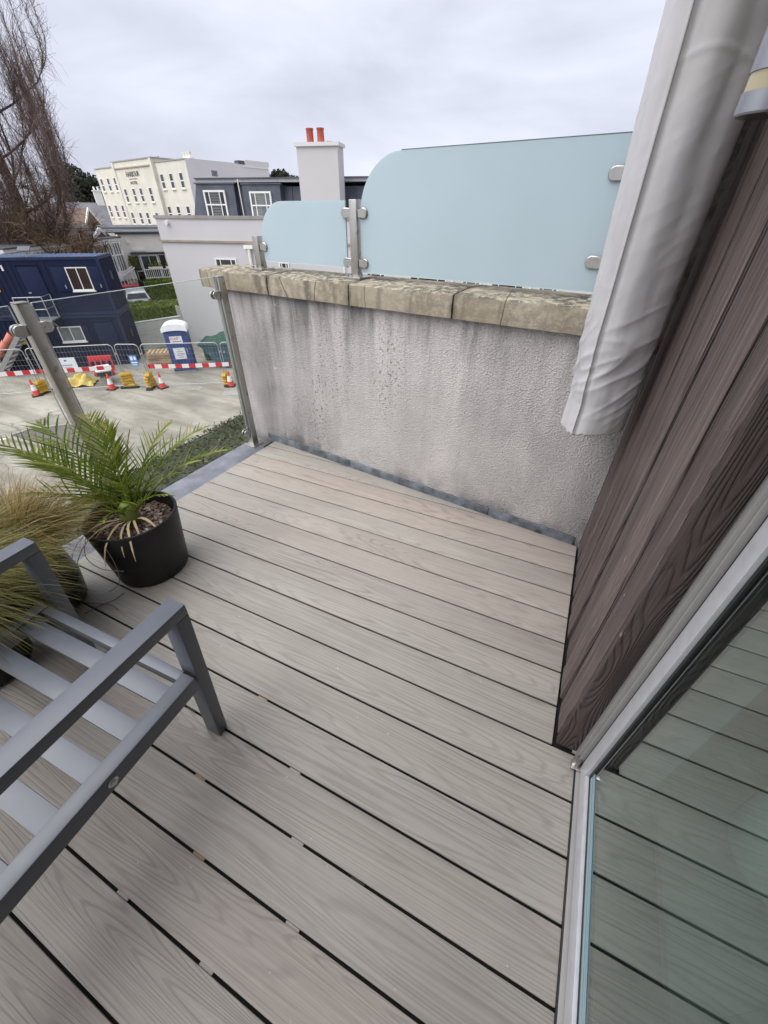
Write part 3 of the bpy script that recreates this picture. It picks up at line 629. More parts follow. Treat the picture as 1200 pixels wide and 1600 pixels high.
def frond(az, elev, L, droop, nl=30, wl=.16, twist=0.0, mat='palm', v_ang=.9):
    """arching rachis with two rows of narrow folded leaflets"""
    m = MB(); pts = []; p = V(-.01 + .012 * cos(az), .012 * sin(az), HP - .02); e = elev; ns = 16
    for i in range(ns + 1):
        pts.append(p.copy()); dv = V(cos(az) * cos(e), sin(az) * cos(e), sin(e)); p = p + dv * (L / ns); e -= droop / ns * (.4 + 1.2 * i / ns)
    m.tube(pts, [.0042 * (1 - .8 * i / ns) + .0008 for i in range(ns + 1)], 5)
    sd = V(-sin(az), cos(az), 0)
    for k in range(nl):
        t = .13 + .87 * (k + .5) / nl
        f = t * ns; i = min(int(f), ns - 1); base = pts[i].lerp(pts[i + 1], f - i); d = (pts[i + 1] - pts[i]).normalized(); up = sd.cross(d) * -1
        if up.z < 0: up = -up
        for s_ in (-1, 1):
            if random.random() < .07: continue
            l = random.choice((1, 1, 1, 1, .55)) * wl * (math.sin(pi * min(1, .22 + .80 * t)) ** .7) * random.uniform(.85, 1.12)
            fwd = .75 + .8 * t
            v = (sd * s_ * (1 - .25 * twist) + d * fwd + up * (v_ang * .55 + random.uniform(-.28, .28))).normalized()
            q = []; pp_ = base.copy()
            for j in range(4): q.append(pp_.copy()); pp_ = pp_ + v * (l / 3); v = (v + V(0, 0, -.10) + V(random.uniform(-.05, .05), random.uniform(-.05, .05), 0)).normalized()
            wv = v.cross(up); wv = wv.normalized() if wv.length > 1e-4 else d
            ww = [.0026, .0042, .0030, .0003]
            m.strip(q, ww, (wv + up * .35 * s_).normalized())
    return m.build('frond', M[mat], pp)
# az measured from +x; fronds fan out mostly away from the house and to both sides
for (az, el, L, dr_, nl, wl_) in ((-166, 50, .68, 1.05, 26, .19), (176, 58, .60, .9, 26, .19), (-178, 40, .62, .95, 26, .18), (-145, 48, .42, 1.3, 20, .15), (-160, 62, .50, 1.1, 24, .17), (150, 66, .52, .8, 26, .17), (120, 80, .44, .3, 26, .15), (100, 84, .46, .2, 28, .14), (60, 80, .42, .35, 26, .14), (140, 76, .45, .4, 26, .15),
                             (79, 50, .58, 1.05, 30, .15), (52, 46, .58, 1.1, 30, .13), (92, 60, .50, .9, 26, .15), (66, 66, .42, .9, 24, .13), (20, 54, .30, 1.3, 18, .09), (-110, 56, .30, 1.5, 18, .11), (-60, 62, .22, 1.6, 16, .07)):
    frond(R(az), R(el), L, dr_, int(nl * .82), wl_ * 1.05)
for (az, L) in ((265, .22), (285, .20), (310, .24), (335, .18), (250, .26), (5, .2), (295, .3), (272, .34), (255, .32), (320, .28)):
    m = MB(); a = R(az); p = V(.02 * cos(a), .02 * sin(a), HP - .03); e = R(35); q = []
    for i in range(8): q.append(p.copy()); p = p + V(cos(a) * cos(e), sin(a) * cos(e), sin(e)) * L / 7; e -= .28; a += random.uniform(-.08, .08)
    m.strip(q, [.004, .005, .006, .006, .005, .004, .003, .001], V(-sin(a), cos(a), .3).normalized()); m.build('dry_leaf', M['palmdead'], pp)
def stem_tube(name, pts, r=.0016):
    P_ = [Vector(p) for p in pts]; q = []
    for i in range(len(P_) - 1):
        a, b_, c, d = P_[max(i - 1, 0)], P_[i], P_[i + 1], P_[min(i + 2, len(P_) - 1)]
        for k in range(6):
            t = k / 6; q.append(.5 * ((2 * b_) + (-a + c) * t + (2 * a - 5 * b_ + 4 * c - d) * t * t + (-a + 3 * b_ - 3 * c + d) * t ** 3))
    q.append(P_[-1]); return MB().tube(q, r, 5)
stem_tube('w', [(.05, -.18, .30), (.11, -.20, .22), (.10, -.22, .12), (.02, -.24, .05), (-.02, -.20, .012)]).build('trailing_stem', M['wire'], pp)
stem_tube('w', [(-.06, -.18, .30), (.0, -.24, .26), (.10, -.25, .24), (.15, -.20, .20)]).build('trailing_stem', M['wire'], pp)
tag(stem_tube('w', [(.0, 0, .004), (.0, -.05, .006), (-.03, -.1, .004), (-.05, -.16, .003)], .002).build('fallen_stem', M['wire'], None, (-1.90, -1.62, 0)), 'dry dark stem lying on the boards below the palm pot', 'stem')
tag(stem_tube('w', [(.0, 0, .004), (-.05, .0, .012), (-.12, -.02, .01), (-.18, -.04, .003)], .0014).build('fallen_stem', M['wire'], None, (-1.83, -1.70, 0)), 'thin dry stem curling across the boards near the grass pots', 'stem')

def grass_pot(loc, label, potmat, bladmat, n, Lr, rb, rt, h, bias, seed, spread=1.0, labelpot=None):
    random.seed(seed)
    t = thing('potted_grass', label, 'potted plant', loc, 0, 'pots of sedge grass behind the chair')
    MB().lathe([(rb * .72, 0), (rb * .9, .02), (rb, h * .45), (rt, h), (rt - .012, h), (rt - .02, h - .05)], 48).build('pot', M[potmat], t, None, 0, 60)
    MB().lathe([(rt - .02, h - .05), (0.0, h - .045)], 24).build('soil', simple('dark soil', (.03, .022, .018), .95), t)
    m = MB(); bx, by = bias
    for i in range(n):
        a = random.uniform(0, 2 * pi); r_ = rt * .62 * math.sqrt(random.random()); p = V(r_ * cos(a), r_ * sin(a), h - .05)
        L = random.uniform(*Lr); a2 = a + random.gauss(0, .5); e = R(random.uniform(52, 90)); ns = 6; q = []; d = V(cos(a2) * cos(e), sin(a2) * cos(e), sin(e)); dr_ = random.uniform(.22, .62) * spread
        for k in range(ns + 1):
            q.append(p.copy()); p = p + d * L / ns
            d = (d + V(cos(a2) * .11 + bx * .14, sin(a2) * .11 + by * .14, -dr_ * (.25 + k / ns)) + V(random.gauss(0, .05), random.gauss(0, .05), random.gauss(0, .03))).normalized()
            if p.z < .02: p.z = .02
        w_ = random.uniform(.0008, .0017); sdv = V(-sin(a2), cos(a2), random.uniform(-.5, .5)).normalized()
        m.strip(q, [w_, w_ * 1.1, w_, w_ * .9, w_ * .7, w_ * .5, w_ * .1], sdv)
    m.build('grass_tuft', M[bladmat], t, kind='stuff')
grass_pot((-2.13, -1.80, 0), 'brown sedge grass in a dark glazed pot at the deck edge', 'potbrown', 'grassb', 4600, (.22, .43), .15, .13, .30, (-.35, -.15), 5)
grass_pot((-2.02, -2.10, 0), 'greener sedge grass in a black pot drooping over the chair', 'black', 'grassg', 3600, (.34, .58), .15, .14, .28, (.50, .05), 9, 1.15)

# ================================================================ CHAIR
ch = thing('metal_armchair', 'graphite grey metal armchair frame with bare seat slats', 'chair', (-1.352, -2.408, 0), R(2.0))
XR, YF, YB = .337, .562, -.45
def cb(name, mb, bev=.003, par=ch, mat='chair', lab=None): return mb.build(name, M[mat], par, None, bev, label=lab)
for sx in (1, -1):
    x = sx * (XR - .029)
    cb('armrest', MB().box(x - .029, x + .029, YB + .05, YF, .567, .603))
    m = MB(); # front leg leaning slightly back to the foot
    for (ya, yb, z0, z1) in ((YF - .042, YF, .567, 0),):
        vs = [(x - .029, ya - .0, .5665), (x + .029, ya, .5665), (x + .029, yb, .5665), (x - .029, yb, .5665), (x - .029, ya - .035, .004), (x + .029, ya - .035, .004), (x + .029, yb - .04, .004), (x - .029, yb - .04, .004)]
        m.add(vs, [(0, 1, 2, 3), (7, 6, 5, 4), (1, 0, 4, 5), (2, 1, 5, 6), (3, 2, 6, 7), (0, 3, 7, 4)])
    lg = cb('leg', m)
    MB().box(x - .027, x + .027, YF - .075, YF - .042, -.0, .0042).build('foot_pad', M['rubber'], lg)
    m = MB(); vs = [(x - .029, YB + .06, .5665), (x + .029, YB + .06, .5665), (x + .029, YB + .105, .5665), (x - .029, YB + .105, .5665), (x - .029, YB - .12, .004), (x + .029, YB - .12, .004), (x + .029, YB - .08, .004), (x - .029, YB - .08, .004)]
    m.add(vs, [(0, 1, 2, 3), (7, 6, 5, 4), (1, 0, 4, 5), (2, 1, 5, 6), (3, 2, 6, 7), (0, 3, 7, 4)]); lg = cb('leg', m)
    MB().box(x - .027, x + .027, YB - .118, YB - .082, 0, .0042).build('foot_pad', M['rubber'], lg)
    sr = cb('side_rail', MB().box(sx * XR - .022 - .012 * sx, sx * XR + .022 - .012 * sx, YB + .02, YF - .068, .305, .360))
    bt = MB(); bt.tube([(sx * (XR + .0105), YF - .34, .333), (sx * (XR + .0125), YF - .34, .333)], .013, 20).tube([(sx * (XR + .0125), YF - .34, .333), (sx * (XR + .018), YF - .34, .333)], .0075, 6)
    bt.build('bolt', M['zinc'], sr, None, 0, 40)
    MB().box(sx * XR - .02 - .012 * sx, sx * XR + .035 - .012 * sx, -.125, -.085, .268, .3045).build('rail_bracket', M['rubber'], sr, None, .003)
xi = XR - .035
cb('front_rail', MB().box(-xi, xi, YF - .062 - .03, YF - .062, .318, .357))
cb('rear_rail', MB().box(-xi, xi, YB + .03, YB + .06, .318, .357))
for i in range(9):
    y1 = YF - .112 - i * .105; MBs = MB().box(-xi, xi, y1 - .052, y1, .338, .352); cb('slat', MBs, .0015)
# reclined back behind the camera edge
for sx in (1, -1): cb('back_post', MB().bar((sx * .29, YB + .04, .30), (sx * .29, YB - .22, .86), .04, .03))
for i in range(4): cb('back_slat', MB().bar((-.27, YB - .02 - i * .05, .44 + i * .11), (.27, YB - .02 - i * .05, .44 + i * .11), .012, .05), .0015)
cb('back_top_rail', MB().bar((-.31, YB - .222, .865), (.31, YB - .222, .865), .04, .03))

# ================================================================ FENCE LINE ON THE CAR PARK
J = [V(-25.3, 5.15, G), V(-22.56, 7.41, G), V(-19.75, 9.67, G), V(-18.70, 10.20, G), V(-15.68, 12.10, G), V(-12.7, 13.95, G)]
flab = ['mesh fence panel with rounded corners at the far left of the barrier line', 'long mesh fence panel carrying a white notice in front of the blue cabins', 'narrow mesh fence gate with a small blue notice on it', 'long mesh fence panel in front of the blue toilet', 'mesh fence panel running on behind the stucco wall']
def fence_panel(a, b_, label):
    d = b_ - a; L = d.length - .10; t = thing('mesh_fence', label, 'fence', (a + d.normalized() * .05), math.atan2(d.y, d.x), 'temporary mesh fence panels across the car park')
    r = .18; z0, z1 = .10, 2.0; pts = [(0, 0, .02), (0, 0, z1 - r)] + [(r - r * cos(q), 0, z1 - r + r * sin(q)) for q in [i * pi / 12 for i in range(1, 7)]] + [(L - r + r * sin(q), 0, z1 - r + r * cos(q)) for q in [i * pi / 12 for i in range(0, 7)]] + [(L, 0, .02)]
    MB().tube(pts, .021, 8).build('frame_tube', M['galv'], t, None, 0, 60)
    MB().tube([(0, 0, z0), (L, 0, z0)], .021, 8).build('bottom_tube', M['galv'], t, None, 0, 60)
    m = MB(); n = int(L / .14)
    for i in range(1, n): m.bar((L * i / n, .0, z0), (L * i / n, .0, z1), .004, .004, (0, 1, 0))
    for i in range(1, 8): m.bar((0, .004, z0 + (z1 - z0) * i / 8), (L, .004, z0 + (z1 - z0) * i / 8), .006, .006)
    m.build('wire_mesh', M['galv'], t, kind='stuff')
    MB().box(L + .0, L + .10, -.03, .03, 1.55, 1.62).build('coupler', M['galv'], t)
    return t
for i in range(5): fence_panel(J[i], J[i + 1], flab[i])
def plank(a, b_, z, label):
    d = b_ - a; t = thing('barrier_plank', label, 'barrier plank', a + V(0, 0, z) + V(d.y, -d.x, 0).normalized() * .045, math.atan2(d.y, d.x), 'red and white planks tied along the fence')
    L = d.length; m = MB(); n = 14
    vs = []; fs = []
    for i in range(n + 1):
        x = L * i / n; s_ = -.03 * sin(pi * i / n)
        vs += [(x, -.006, s_), (x, -.006, .185 + s_), (x, .006, .185 + s_), (x, .006, s_)]
    for i in range(n): fs += [(i * 4 + k, i * 4 + (k + 1) % 4, i * 4 + 4 + (k + 1) % 4, i * 4 + 4 + k) for k in range(4)]
    m.add(vs, fs + [(3, 2, 1, 0), (n * 4, n * 4 + 1, n * 4 + 2, n * 4 + 3)]).build('striped_plank', M['tape'], t)
    for x in (.06, L - .06): MB().box(x - .012, x + .012, -.012, .06, .02, .16).build('tie', M['rubber'], t)
plank(J[0], J[1] + (J[2] - J[1]) * .02, .92, 'red and white striped plank on the leftmost mesh fence panel')
plank(J[1] + (J[2] - J[1]) * .03, J[2] + V(-.2, -.16, 0), .92, 'red and white striped plank in front of the navy cabins beside the steel post')
plank(J[3] + V(.1, .06, 0), J[4] + V(.3, .2, 0), .92, 'red and white striped plank in front of the blue toilet and skip')

# stacked yellow fence feet: every block is a thing
def foot_mesh():
    m = MB(); m.prism([(-.27, -.12), (.27, -.12), (.27, .12), (-.27, .12)], .0, .03)
    vs = []; fs = []
    for (x, y, z) in ((-.26, -.11, .03), (.26, -.11, .03), (.26, .11, .03), (-.26, .11, .03), (-.19, -.085, .118), (.19, -.085, .118), (.19, .085, .118), (-.19, .085, .118)): vs.append((x, y, z))
    m.add(vs, [(3, 2, 1, 0), (4, 5, 6, 7), (0, 1, 5, 4), (1, 2, 6, 5), (2, 3, 7, 6), (3, 0, 4, 7)])
    for x in (-.16, 0, .16): m.tube([(x, 0, .118), (x, 0, .128)], .03, 8)
    return m.mesh('fence_foot', M['yellow'], .012, 40, 1)
fm = foot_mesh(); fm2 = MB().prism([(-.40, -.14), (.40, -.14), (.40, .14), (-.40, .14)], 0, .10).mesh('fence_foot_rubber', M['rubber'], .015, 40, 1)
where = ['beside the leftmost traffic cone', 'beside the wheelbarrow', 'beside the cone in front of the toilet', 'at the stucco wall edge']
ordn = ['bottom', 'second', 'third', 'fourth', 'topmost']
fdir = math.atan2(J[4].y - J[3].y, J[4].x - J[3].x)
random.seed(31)
for k, (p, n) in enumerate(((J[1], 4), (J[2] + V(.1, .02, 0), 5), (J[3] + V(.02, -.05, 0), 5), (J[4], 4))):
    for i in range(n + 1):
        o = D.objects.new('barrier_block', fm2 if i == 0 else fm); COL.objects.link(o)
        o.location = p + V(random.uniform(-.03, .03), random.uniform(-.03, .03), 0 if i == 0 else .10 + (i - 1) * .128); o.rotation_euler = (0, 0, fdir + pi / 2 * (.9 if k != 1 else .2) + random.uniform(-.25, .25))
        lb = 'black rubber block under the yellow stack ' + where[k] if i == 0 else ordn[i - 1 if i < n else 4] + ' yellow plastic block in the stack ' + where[k]
        tag(o, lb, 'barrier block', 'barrier blocks stacked along the fence line')

def make_cone(loc, label):
    t = thing('traffic_cone', label, 'traffic cone', loc, random.uniform(0, 3), 'red and white traffic cones along the fence')
    MB().prism([(-.21, -.21), (.21, -.21), (.21, .21), (-.21, .21)], 0, .05).build('base', M['rubber'], t, None, .02)
    MB().lathe([(.165, .05), (.15, .09), (.120, .26)], 24).build('lower_cone', M['conered'], t, None, 0, 40)
    MB().lathe([(.1202, .2602), (.068, .52)], 24).build('white_sleeve', M['conew'], t, None, 0, 40)
    MB().lathe([(.0678, .5202), (.034, .72), (.026, .745), (.0, .747)], 24).build('upper_cone', M['conered'], t, None, 0, 40)
for p, lb in (((-22.55, 7.06), 'red and white traffic cone at the left beside the steel balustrade post'), ((-20.23, 9.16), 'red and white traffic cone beside the wheelbarrow'), ((-18.19, 10.36), 'red and white traffic cone in front of the blue toilet'), ((-15.39, 12.0), 'red and white traffic cone half hidden by the stucco wall')):
    make_cone((p[0], p[1], G), lb)

def fence_sign(a, b_, t_, z, w_, h, label, mat, lines, name='notice_board'):
    d = b_ - a; p = a + d * t_; t = thing(name, label, 'notice', p + V(0, 0, z) + V(d.y, -d.x, 0).normalized() * .03, math.atan2(d.y, d.x))
    MB().box(-w_ / 2, w_ / 2, -.004, .004, 0, h).build('board', M[mat], t)
    for (x0, x1, z0, z1, mm) in lines: MB().box(x0 * w_, x1 * w_, -.0065, -.0045, z0 * h, z1 * h).build('print', M[mm], t)
fence_sign(J[1], J[2], .40, .98, .82, .56, 'white notice with grey print on the long fence panel by the cabins', 'sign', [(-.06, .02, .70, .84, 'signblue'), (.02, .08, .76, .84, 'signblue'), (-.25, .25, .36, .44, 'ink'), (-.2, .2, .20, .24, 'ink')])
fence_sign(J[2], J[3], .62, 1.02, .36, .50, 'small blue and white notice on the narrow fence gate', 'signblue', [(-.38, -.05, .55, .9, 'sign'), (.08, .36, .58, .88, 'sign'), (-.4, .4, .28, .40, 'sign'), (-.4, .3, .10, .18, 'sign')])

# ================================================================ SITE CABINS
CA = math.radians(219.24); CO = V(-22.858, 12.442, 0)
def cabin(z0, label, upper):
    t = thing('site_cabin', label, 'site cabin', (CO.x, CO.y, z0), CA, 'navy site cabins stacked two high')
    Lc, Wc_, Hc_ = 6.4, 2.30, 2.55
    m = MB(); m.box(0.02, Lc, -Wc_ + .02, -.045, .10, Hc_ - .04)
    n = 13                                                     # end wall corrugation
    for i in range(n):
        y = -.16 - (Wc_ - .30) * i / (n - 1); m.prism([(-.045, y - .030), (.022, y - .065), (.022, y + .065), (-.045, y + .030)], .16, Hc_ - .16)
    for x in [.28 + .24 * i for i in range(26)]:
        if (upper and (.1 < x < 2.35 or 2.55 < x < 3.85)) or (not upper and (.2 < x < 1.6 or 1.65 < x < 3.3)): continue
        m.prism([(x - .07, -.046), (x + .07, -.046), (x + .05, -.022), (x - .05, -.022)], .16, Hc_ - .16)
    m.build('body', M['navy'], t)
    f = MB(); f.box(-.02, .10, -.10, 0, 0, Hc_).box(-.02, .10, -Wc_, -Wc_ + .10, 0, Hc_).box(.10, Lc, -.10, -.004, 0, .14).box(.10, Lc, -.10, -.004, Hc_ - .12, Hc_ - .003).box(-.012, .09, -Wc_ + .1, -.10, 0, .14).box(-.012, .09, -Wc_ + .10, -.10, Hc_ - .13, Hc_ - .003)
    f.build('corner_frame', simple('worn navy frame paint', (.013, .023, .062), .55, 0, .25, 2, 0, 1, .3), t)
    rf = MB(); rf.box(.09, Lc - .05, -Wc_ + .09, -.1, Hc_ - .05, Hc_ - .015)
    for i in range(26): rf.box(.15 + i * .24, .25 + i * .24, -Wc_ + .12, -.12, Hc_ - .0148, Hc_ + .008)
    rf.build('roof_sheet', M['navytop'] if upper else M['navy'], t)
    def window(x0, x1, za, zb, mat):
        fr = MB(); k = .045
        fr.box(x0, x0 + k, -.05, -.0, za, zb).box(x1 - k, x1, -.05, -.0, za, zb).box(x0 + k, x1 - k, -.05, -.002, za, za + k).box(x0 + k, x1 - k, -.05, -.002, zb - k, zb).box((x0 + x1) / 2 - .02, (x0 + x1) / 2 + .02, -.05, -.004, za + k, zb - k)
        w_ = fr.build('window', M['white'], t)
        MB().box(x0 + k, (x0 + x1) / 2 - .02, -.044, -.03, za + k, zb - k).build('pane', M[mat], w_); MB().box((x0 + x1) / 2 + .02, x1 - k, -.044, -.03, za + k, zb - k).build('pane', M[mat], w_)
        MB().box(x0 - .05, x1 + .02, -.04, .05, za - .07, za - .002).build('sill', M['white'], w_)
    if upper:
        window(.62, 1.58, 1.12, 2.12, 'windark')
        for x0, x1 in ((1.60, 2.22), (.06, .60)):
            s_ = MB().box(x0, x1, -.03, .0, 1.10, 2.13).build('shutter', M['navydk'], t, None, .006)
            MB().box((x0 + x1) / 2 - .10, (x0 + x1) / 2 - .06, .001, .03, 1.22, 1.38).build('latch', M['galv'], s_)
        dx0, dx1 = 2.70, 3.66
        MB().box(4.72, 5.1, -.02, -.004, 1.15, 1.62).build('warning_sticker', M['ysign'], t)
        MB().box(4.15, 4.22, -.02, .02, 2.02, 2.25).build('hinge', M['sign'], t)
        MB().box(-.034, -.018, -1.26, -1.12, 1.45, 1.85).build('data_plate', simple('tan plate', (.42, .36, .22), .6), t)
    else:
        window(1.95, 3.06, 1.32, 2.05, 'panelt')
        MB().box(1.62, 1.94, -.03, .0, 1.30, 2.07).build('shutter', M['navydk'], t, None, .006)
        dx0, dx1 = .38, 1.36
        MB().box(-.034, -.018, -1.26, -1.12, 1.2, 1.6).build('data_plate', simple('tan plate', (.42, .36, .22), .6), t)
        MB().box(4.72, 5.06, -.02, -.004, 1.30, 1.62).build('yellow_notice', M['ysign'], t)
    d = MB().box(dx0 + .04, dx1 - .04, -.04, -.018, .14, 2.16).build('door', M['navydk'], t, None, .006)
    MB().box(dx0, dx0 + .038, -.04, -.004, .14, 2.24).box(dx1 - .038, dx1, -.04, -.004, .14, 2.24).box(dx0, dx1, -.04, -.003, 2.2402, 2.30).build('door_frame', M['navy'], d)
    MB().box(dx1 - .22, dx1 - .10, -.016, .03, 1.05, 1.10).build('handle', M['galv'], d)
    return t
cabin(G, 'lower navy site cabin standing on the car park with pale window panes', False)
cabin(G + 2.57, 'upper navy site cabin with open shutters stacked on the other', True)
t = thing('floodlight', 'small grey floodlight on the roof of the upper navy cabin', 'floodlight', CO + (Matrix.Rotation(CA, 3, 'Z') @ V(3.0, -.16, 0)) + V(0, 0, -.275), CA)
MB().tube([(0, 0, 0), (0, 0, .12)], .05, 10).build('bracket', M['galv'], t); MB().lathe([(.0, .10), (.10, .13), (.12, .20), (.09, .26), (.0, .28)], 14).build('lamp_head', M['alu_lip'], t, None, 0, 50)
MB().obox((0, .02, .33), (.52, 0, 0), (0, .30, -.16), (0, .012, .024)).build('solar_panel', M['slate'], t)
t = thing('access_platform', 'galvanised landing with handrails at the upper cabin door', 'platform', CO + V(0, 0, G + 2.50), CA)
MB().box(2.66, 3.9, .01, 1.05, 0, .06).build('landing_deck', M['galv'], t)
for x in (2.68, 3.88): MB().bar((x, .03, -.8), (x, 1.0, -.02), .05, .05).build('bracket', M['galv'], t)
for z in (.55, 1.08): MB().tube([(2.68, .06, z), (2.68, 1.02, z), (3.88, 1.02, z)], .022, 6).build('handrail', M['galv'], t)
for (x, y) in ((2.68, .06), (2.68, 1.02), (3.28, 1.02), (3.88, 1.02)): MB().tube([(x, y, .06), (x, y, 1.08)], .022, 6).build('rail_post', M['galv'], t)
for i in range(9): MB().box(3.92 + i * .25, 4.17 + i * .25, .1, 1.0, -.24 - i * .25, -.20 - i * .25).build('tread', M['galv'], t)
for y in (.1, 1.0): MB().bar((3.9, y, .0), (6.2, y, -2.4), .04, .2).build('stringer', M['galv'], t)
t = thing('rubble_chute', 'salmon pink ribbed rubble chute leaning beside the navy cabins', 'chute', CO + V(0, 0, G), CA)
q0, q1 = V(4.9, .55, 1.9), V(6.4, .8, .55)
for i in range(4):
    a = q0.lerp(q1, i / 4); b_ = q0.lerp(q1, (i + 1) / 4 + .03); MB().tube([a, b_], [.20, .15], 14, False).build('chute_section', M['chute'], t, None, 0, 50)

# ================================================================ SITE CLUTTER
t = thing('portable_toilet', 'blue portable toilet with a white roof and two white notices', 'toilet', (-19.40, 12.95, G), math.atan2(.78, .84))
a = t  # local x along its front, -y towards the deck
MB().box(-.55, .55, -.55, .55, .0, .10).build('skid', M['alu_lip'], t)
b = MB().prism([(-.54, -.54), (.54, -.54), (.54, .54), (-.54, .54)], .10, 2.05).build('body', M['toilet'], t, None, .03)
for y in (-.3, 0, .3): MB().box(.541, .556, y - .09, y + .09, .3, 1.85).build('side_rib', M['toilet'], b, None, .006)
d = MB().box(-.43, .43, -.556, -.541, .18, 1.98).build('door', M['toilet'], t, None, .008)
MB().box(.34, .39, -.575, -.557, 1.02, 1.2).build('handle', M['alu_lip'], d)
vs = []; fs = []; n = 12
for i in range(n + 1):
    x = -.60 + 1.2 * i / n; h = .10 + .20 * math.sqrt(max(0, 1 - (x / .64) ** 2)); lo = 2.0 + .10 * math.sqrt(max(0, 1 - (x / .62) ** 2))
    for y in (-.60, .60): vs += [(x, y, lo), (x, y * .93, lo + h)]
for i in range(n):
    k = i * 4; fs += [(k, k + 4, k + 5, k + 1), (k + 3, k + 7, k + 6, k + 2), (k + 1, k + 5, k + 7, k + 3), (k + 2, k + 6, k + 4, k)]
fs += [(0, 1, 3, 2), (n * 4 + 2, n * 4 + 3, n * 4 + 1, n * 4)]
MB().add(vs, fs).build('roof', M['toiletlid'], t, None, 0, 50)
s1 = MB().box(-.31, .27, -.566, -.558, 1.50, 1.83).build('name_sign', M['sign'], t)
text_part('GAP', .17, M['inkred'], s1, (-.08, -.568, 1.71), (R(90), 0, 0), 'lettering', 1.25, .002)
MB().box(-.20, .22, -.569, -.5665, 1.565, 1.595).build('print_line', M['inkblk'], s1)
s2 = MB().box(-.30, .26, -.566, -.558, .72, 1.27).build('notice', M['sign'], t)
for (x0, x1, z) in ((-.05, .03, 1.18), (-.16, .14, 1.08), (-.16, .16, .98), (-.2, .18, .91), (-.12, .14, .82)): MB().box(x0, x1, -.569, -.5665, z - .014, z + .014).build('print_line', M['ink'], s2)

t = thing('board_fence', 'white horizontal board fence behind the blue toilet', 'fence', (-24.9, 14.2, G), math.atan2(3.0, 1.0))
for i in range(9): MB().box(0, 3.1, -.02 - .004 * (i % 2), .004, .06 + i * .165, .06 + i * .165 + .155).build('board', M['board'], t, None, .004, seg=1)
MB().box(-.04, 3.15, -.05, .05, 1.56, 1.61).build('cap_rail', M['white'], t)
for x in (0, 1.5, 3.05): MB().box(x - .05, x + .05, .01, .11, 0, 1.555).build('fence_post', M['board'], t)
t = thing('board_fence', 'white board fence further back between the hedge and the gable', 'fence', (-24.86, 17.85, G + .6), math.atan2(2.0, 1.2))
for i in range(8): MB().box(0, 2.6, -.02, .004, .06 + i * .165, .06 + i * .165 + .155).build('board', M['board'], t, None, .004, seg=1)
for x in (0, 1.3, 2.55): MB().box(x - .05, x + .05, .01, .11, -.6, 1.4).build('fence_post', M['board'], t)

t0 = thing('pallet', 'x', 'pallet', (-21.55, 13.2, G), R(40), 'pallets stacked by the white fence')
for i in range(6): MB().box(-.6 + i * .21, -.6 + i * .21 + .15, -.5, .5, .11, .132).build('top_slat', M['wood'], t0)
for y in (-.45, 0, .45): MB().box(-.6, .6, y - .05, y + .05, .0, .109).build('bearer', M['wood'], t0)
plab = ['bottom', 'second', 'third', 'fourth', 'topmost']
for i in range(5):
    c = t0 if i == 0 else copy_tree(t0)
    c.location = (-21.55 + random.uniform(-.05, .05), 13.2 + random.uniform(-.05, .05), G + i * .1335); c.rotation_euler = (0, 0, R(40 + random.uniform(-4, 4))); c['label'] = plab[i] + ' worn wooden pallet of the stack by the white fence'

t = thing('skip', 'blue green waste skip heaped under a green net beside the gable wall', 'skip', (-18.75, 14.35, G), R(33))
vs = [(.55, -.85, .05), (2.9, -.85, .05), (2.9, .85, .05), (.55, .85, .05), (-.35, -.9, 1.25), (3.6, -.9, 1.25), (3.6, .9, 1.25), (-.35, .9, 1.25)]
sk = MB().add(vs, [(3, 2, 1, 0), (0, 1, 5, 4), (1, 2, 6, 5), (2, 3, 7, 6), (3, 0, 4, 7)]).build('hull', M['skip'], t)
MB().bar((-.38, -.92, 1.25), (3.62, -.92, 1.25), .08, .09).bar((-.38, .92, 1.25), (3.62, .92, 1.25), .08, .09).bar((-.36, -.9, 1.25), (-.36, .9, 1.25), .08, .09).build('rim', M['skip'], t)
for x in (.9, 2.4): MB().tube([(x, -.88, .9), (x, -1.02, .9)], .05, 8).build('lifting_lug', M['alu_lip'], t)
for k in range(3):
    a = k * 2 * pi / 3; c = V(1.15, -.885, .62)
    MB().bar(c + V(cos(a) * .14, 0, sin(a) * .14), c + V(cos(a + 1.6) * .14, 0, sin(a + 1.6) * .14), .012, .05, (0, 1, 0)).build('recycling_mark', M['inkblk'], sk)
vs = []; fs = []; nxx, nyy = 20, 10; random.seed(2)
for i in range(nxx + 1):
    for j in range(nyy + 1):
        x = -.30 + 3.85 * i / nxx; y = -.88 + 1.76 * j / nyy; e = min(1, 3.2 * min(i, nxx - i) / nxx + .02) * min(1, 3.5 * min(j, nyy - j) / nyy + .02)
        vs.append((x, y, 1.26 + e * (.52 + .35 * noise.noise(Vector((x * 1.4, y * 1.6, 1))))))
for i in range(nxx):
    for j in range(nyy): k = i * (nyy + 1) + j; fs.append((k, k + nyy + 1, k + nyy + 2, k + 1))
MB().add(vs, fs).build('net_cover', M['skipnet'], t, None, 0, 50)

